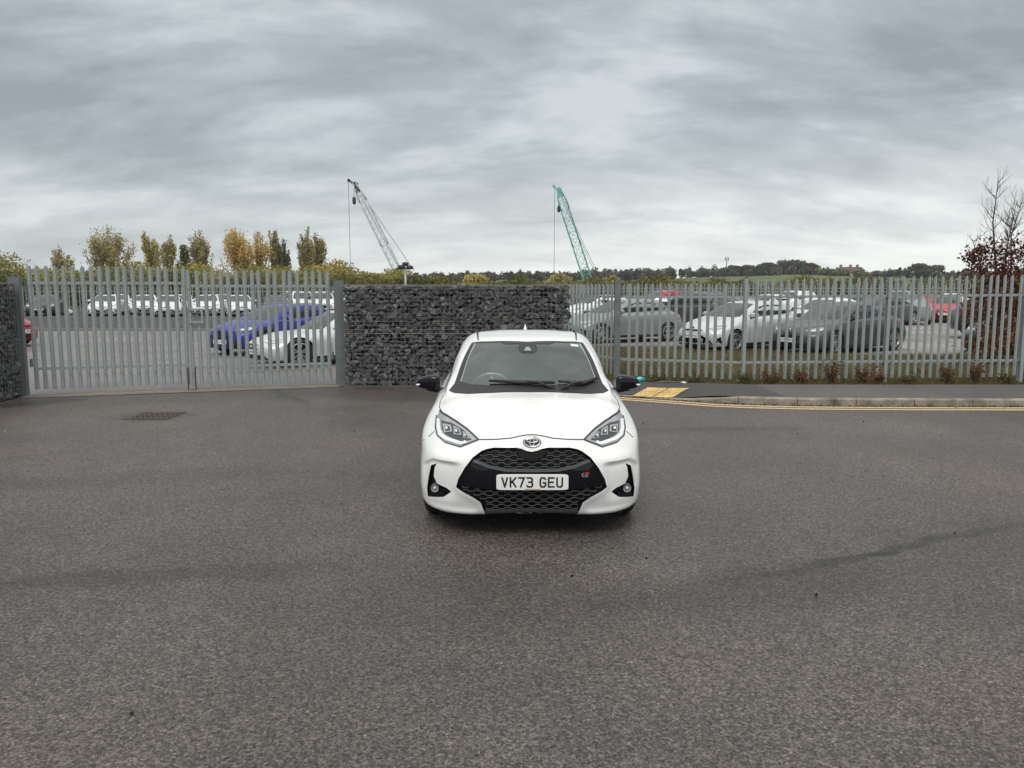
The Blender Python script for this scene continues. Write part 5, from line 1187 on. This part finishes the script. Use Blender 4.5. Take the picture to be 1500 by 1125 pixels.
# fallen leaves
n_ = 2600; lx = RNG.uniform(1.6, 18, n_); ly = np.interp(lx, [1.6, 2.4, 4.4, 40], [15.2, 14.72, 14.22, 14.17]) + np.abs(RNG.normal(size=n_)) * .45
cl = pick_cols(n_, [(.22, .13, .07), (.16, .09, .05), (.28, .20, .12), (.10, .07, .045)]); o = quads('fallen_leaves', np.stack([lx, ly, np.full(n_, .03)], 1), .05, cl, None, M['leaf'], up=-.8); tag(o, 'dry fallen leaves scattered along the foot of the fence', 'fallen leaves', kind='stuff')
n_ = 700; ss_ = RNG.uniform(1.5, cum[-1] - 20, n_); gp = [kp(v) for v in ss_]; cg = np.array([(p.x + RNG.normal() * .02, p.y - .03 - abs(RNG.normal()) * .05, .01) for p in gp])
o = quads('gutter_debris', cg, .035, pick_cols(n_, [(.16, .10, .06), (.10, .08, .06), (.24, .18, .12), (.07, .06, .05)]), None, M['leaf'], up=-.8); tag(o, 'grit and leaf debris gathered in the gutter along the kerb', 'debris', kind='stuff')
n_ = 160; cg = np.stack([RNG.uniform(-8, 9, n_), RNG.uniform(3, 13, n_), np.full(n_, .008)], 1)
o = quads('leaf_crumbs', cg, .022, pick_cols(n_, [(.4, .36, .3), (.3, .26, .2), (.03, .03, .03), (.5, .48, .44)]), None, M['leaf'], up=-.9); tag(o, 'tiny scattered leaf crumbs and chippings on the open tarmac', 'debris', kind='stuff')
def weed(px, hgt, wd, pal, lab, yy=14.75):
    x = (px - 750) / F * 14.9; root = thing('weed_clump', lab, 'weed', (x, yy, .01), 0, 'weeds growing through the fence'); mb = MB(); c = []
    for k in range(16):
        a = random.uniform(0, 2 * PI); l_ = random.uniform(.5, 1.) * hgt; r_ = random.uniform(.2, 1) * wd / 2; e = Vector((math.cos(a) * r_, math.sin(a) * r_ * .5, l_)); mb.tube([(0, 0, 0), e * .5 + Vector((0, 0, .04)), e], [.004, .003, .0015], 4, False)
        m_ = 26; s = RNG.uniform(.25, 1, (m_, 1)); c.append(np.array(e) * s + RNG.normal(size=(m_, 3)) * .03)
    mb.build('stem', M['rust'] if pal is RB else M['bark'], root); quads('leaves', np.concatenate(c), .035, pick_cols(16 * 26, pal, .35), root, M['leaf'])
RB = [(.16, .08, .04), (.12, .06, .03), (.22, .12, .06), (.10, .07, .035)]; GB_ = [(.11, .10, .04), (.08, .10, .03), (.15, .12, .06)]
for px, hh, wd, pal, lab in ((1130, .30, .5, RB, 'reddish dry weeds under the dark grey car plate'), (1172, .34, .5, RB, 'brown dock clump left of the tall fence bolt'), (1215, .55, .45, RB, 'tall thin rusty weed against the fence'), (1262, .42, .55, RB, 'bushy rust brown weed left of the fence post'), (1285, .28, .35, RB, 'small rust brown weed beside the fence post'),
                            (960, .22, .5, GB_, 'low green weeds beside the blue litter'), (1020, .2, .5, GB_, 'low green weeds behind the white rag'), (1090, .24, .4, GB_, 'greenish weeds at the wide fence post'), (1385, .45, .4, RB, 'brown twiggy weed left of the brown tree'), (1425, .55, .45, RB, 'tall brown twiggy weed below the brown tree'), (1330, .22, .5, GB_, 'green weeds right of the fence post'), (1470, .25, .5, GB_, 'green weeds at the right edge of the fence')):
    weed(px, hh, wd, pal, lab)
# litter
def crumple(name, lab, p, sx, sy, sz, m):
    mb = superbox(0, 0, 0, sx, sy, sz, 2, 10); mb.v = [(v[0] * random.uniform(.6, 1.2), v[1] * random.uniform(.6, 1.2), v[2] * random.uniform(.5, 1.2) + sz * .7) for v in mb.v]; o = mb.build(name, m, None, sharp=25); o.location = p; tag(o, lab, 'litter', 'litter at the fence foot')
crumple('plastic_litter', 'crumpled turquoise plastic litter on the verge beside the car mirror', (2.42, 14.72, .1), .10, .05, .05, M['teal'])
for i, (px, d, s, lab) in enumerate(((1003, 14.35, .06, 'white crumpled rag on the footway edge before the fence'), (940, 15.0, .05, 'small white litter beside the fence corner post'), (925, 15.6, .06, 'pale litter just behind the fence corner'), (1085, 15.4, .06, 'white litter lying behind the wide fence post'), (935, 16.3, .05, 'pale litter in the grass under the silver car'), (1328, 14.9, .035, 'tiny white litter right of the fence post'))):
    crumple('paper_litter', lab, ((px - 750) / F * d, d, .1 if d < 14.6 else .01), s, s * .6, s * .4, M['litter'])
stick = MB().tube([(2.65, 14.40, .12), (2.85, 14.45, .13), (3.02, 14.42, .12), (3.2, 14.37, .13)], [.008, .012, .010, .006], 5); tag(stick.build('fallen_twig', M['concrete'], smooth=True), 'curved brown stick lying on the footway edge', 'twig')
# ------------------------------------------------------------------ cranes
def crane(lab, tip, foot, d, width, mats, hookz, back, headcol, ropes):
    A = at(*foot, d); B = at(*tip, d); A.z = max(A.z, .5) if False else A.z
    dirv = (B - A).normalized(); A = A - dirv * ((A.z - 1.5) / dirv.z); Lb = (B - A).length
    root = thing('crawler_crane', lab, 'crane', (A.x, A.y, 0), 0, 'lattice boom cranes'); O = Vector(root.location); A -= O; B -= O
    side = dirv.cross(Vector((0, 1, 0))).normalized(); dep = Vector((0, 1, 0)); n_ = int(Lb / (width * .9)); segs = [(0, .42), (.42, .82), (.82, 1.)]
    for si, (s0, s1) in enumerate(segs):
        mb = MB(); i0, i1 = round(n_ * s0), round(n_ * s1)
        def corner(i, a, b_): t = i / n_; wv = width / 2 * min(1, .35 + t * 8, .42 + (1 - t) * 4.5); return A + dirv * Lb * t + side * wv * a + dep * wv * b_
        for a, b_ in ((-1, -1), (1, -1), (1, 1), (-1, 1)): mb.tube([corner(i, a, b_) for i in range(i0, i1 + 1)], .095, 5)
        for i in range(i0, i1):
            for (p, q) in (((-1, -1), (1, -1)), ((1, -1), (1, 1)), ((1, 1), (-1, 1)), ((-1, 1), (-1, -1))):
                mb.tube([corner(i, *p), corner(i + 1, *q)], .042, 4, False); mb.tube([corner(i + 1, *q), corner(i + 1, *p)], .035, 4, False)
        mb.build('boom_section', mats[si], root, smooth=True)
    hd = MB(); T = Matrix.Translation(B) @ dirv.to_track_quat('Z', 'Y').to_matrix().to_4x4(); hd.box((-.34, -.4, -1.8), (.34, .4, .1), T)
    f = Vector((-1, 0, 0)); hd.tube([B - dirv * .8, B + f * .9 + Vector((0, 0, .5))], [.26, .14], 8); hd.tube([B + f * 1.0 + Vector((0, -.2, .45)), B + f * 1.0 + Vector((0, .2, .45))], .30, 12); hd.tube([B + Vector((.45, -.2, -.2)), B + Vector((.45, .2, -.2))], .3, 12)
    hd.build('boom_head', headcol, root, sharp=40)
    for k, (dx, zb_) in enumerate(ropes):
        e = B + f * dx; e2 = Vector((e.x, e.y, zb_)); MB().tube([e + Vector((0, 0, .3)), e2], .045, 5).build('hoist_rope', M['cable'], root)
        if k == 0:
            hk = superbox(e2.x, e2.y, e2.z - .6, .35, .25, .75, 2.5, 8); hk.build('hook_block', M['cranedark'], root, smooth=True)
    for bx in back:
        q = at(bx[0], bx[1], d) - O; MB().tube([B - dirv * bx[2], q], .045, 4).build('pendant_line', M['cable'], root)
    g = A; MB().box((g.x - 1.2, -1.5, 1.2), (g.x + 5, 1.5, 3.0)).build('machinery_house', mats[0], root)
    MB().box((g.x - 2.5, -2.6, 0), (g.x + 3.5, -1.6, 1.1)).box((g.x - 2.5, 1.6, 0), (g.x + 3.5, 2.6, 1.1)).build('crawler_track', M['cranedark'], root)
crane('white lattice boom crane with black head leaning left above the gate', (519, 268), (583, 398), 150, 1.35, [M['cranewhite'], M['cranewhite'], M['cranewhite']], 0, [(607, 397, .3), (604, 430, 2.5)], M['cranedark'], [(.1, at(0, 289, 150).z), (1.1, 1.5)])
crane('teal lattice boom crane leaning left beyond the stone wall', (818, 276), (868, 432), 170, 1.75, [M['craneteal']] * 3, 0, [(873, 396, .3), (870, 396, 2.5)], M['craneteal'], [(-.1, at(0, 302, 170).z), (.8, 1.5)])
# lamp pole with camera head behind the wall
p = at(594, 415, 62); t = thing('camera_mast', 'short mast with a cluster of black cameras rising above the stone wall', 'mast', (p.x, 62, 0)); zt = at(594, 394, 62).z
MB().tube([(0, 0, 0), (0, 0, zt)], .09, 12).build('pole', M['galv'], t, smooth=True)
for (x, z, sx) in ((-.28, .16, .30), (.34, .12, .26), (.02, .38, .26)):
    c = superbox(x, 0, zt + z, sx, .18, .16, 3, 8); c.build('camera_housing', M['cranedark'], t, smooth=True)
MB().tube([(-.65, 0, zt + .05), (.65, 0, zt + .08)], .06, 8).build('bracket', M['cranedark'], t)
# house and outbuilding on the ridge
def house(lab, px0, px1, d, ybase, yeave, yridge, wallm, chim, name='house'):
    x0, x1 = (px0 - 750) / F * d, (px1 - 750) / F * d; ze, zr = at(0, yeave, d).z, at(0, yridge, d).z; xm = (x0 + x1) / 2; z0 = hill_z(xm, d) - .5; W = (x1 - x0) / 2
    t = thing(name, lab, 'house', (xm, d, z0)); ze -= z0; zr -= z0; Dp = 4.5
    MB().box((-W, -Dp, 0), (W, Dp, ze)).build('wall', wallm, t)
    rf = MB().add([(-W - .4, -Dp - .4, ze), (W + .4, -Dp - .4, ze), (W + .4, Dp + .4, ze), (-W - .4, Dp + .4, ze), (-W + .3, 0, zr), (W - .3, 0, zr)], [(0, 1, 5, 4), (1, 2, 5), (2, 3, 4, 5), (3, 0, 4), (0, 3, 2, 1)]).build('roof', M['rooftile'] if name == 'house' else M['brick'], t)
    for cx in chim: link('chimney', MB().box((cx * W - .5, -.6, zr - .8), (cx * W + .5, .6, zr + 1.3)).mesh('chimney'), rf, M['brick'])
    nW = max(3, int(W)); 
    for i in range(nW):
        xx = -W + (i + .5) * 2 * W / nW; wn = MB().box((xx - .5, -Dp - .04, ze - 1.7), (xx + .5, -Dp - .005, ze - .5)).build('window', M['windowdark'], t); wn2 = MB().box((xx - .6, -Dp - .08, ze - 1.85), (xx + .6, -Dp - .004, ze - 1.72)); link('sill', wn2.mesh('sill'), wn, M['render'])
house('large cream house with dark roof and chimneys on the skyline', 1224, 1257, 440, 404, 397, 391, M['render'], (-.85, 0, .6))
house('low red brick outbuilding right of the skyline house', 1259, 1300, 440, 405, 401, 398.5, M['brick'], (), 'outbuilding')
t = thing('radio_mast', 'thin radio mast on the wooded skyline', 'mast', ((1061 - 750) / F * 470, 470, hill_z((1061 - 750) / F * 470, 470))); zt = at(0, 376, 470).z - t.location.z
MB().tube([(0, 0, 0), (0, 0, zt)], [.35, .2], 6).build('pole', M['galvdark'], t); MB().tube([(-.9, 0, zt - 2.5), (-.9, 0, zt - .4)], .25, 6).tube([(.9, 0, zt - 2.5), (.9, 0, zt - .4)], .25, 6).tube([(-.9, 0, zt - 1.4), (.9, 0, zt - 1.4)], .12, 6).build('antenna', M['galvdark'], t)
# compound odds: pale lumps of rubble in front of the far fence at left
for i, (px, lab) in enumerate(((74, 'pale boulder leftmost on the gravel strip'), (88, 'pale boulder second from the left on the gravel strip'), (103, 'larger pale boulder beside the leftmost white car'))):
    y = 53; crumple('boulder', lab, ((px - 750) / F * y, y, .0), .35, .25, .2, M['render'])
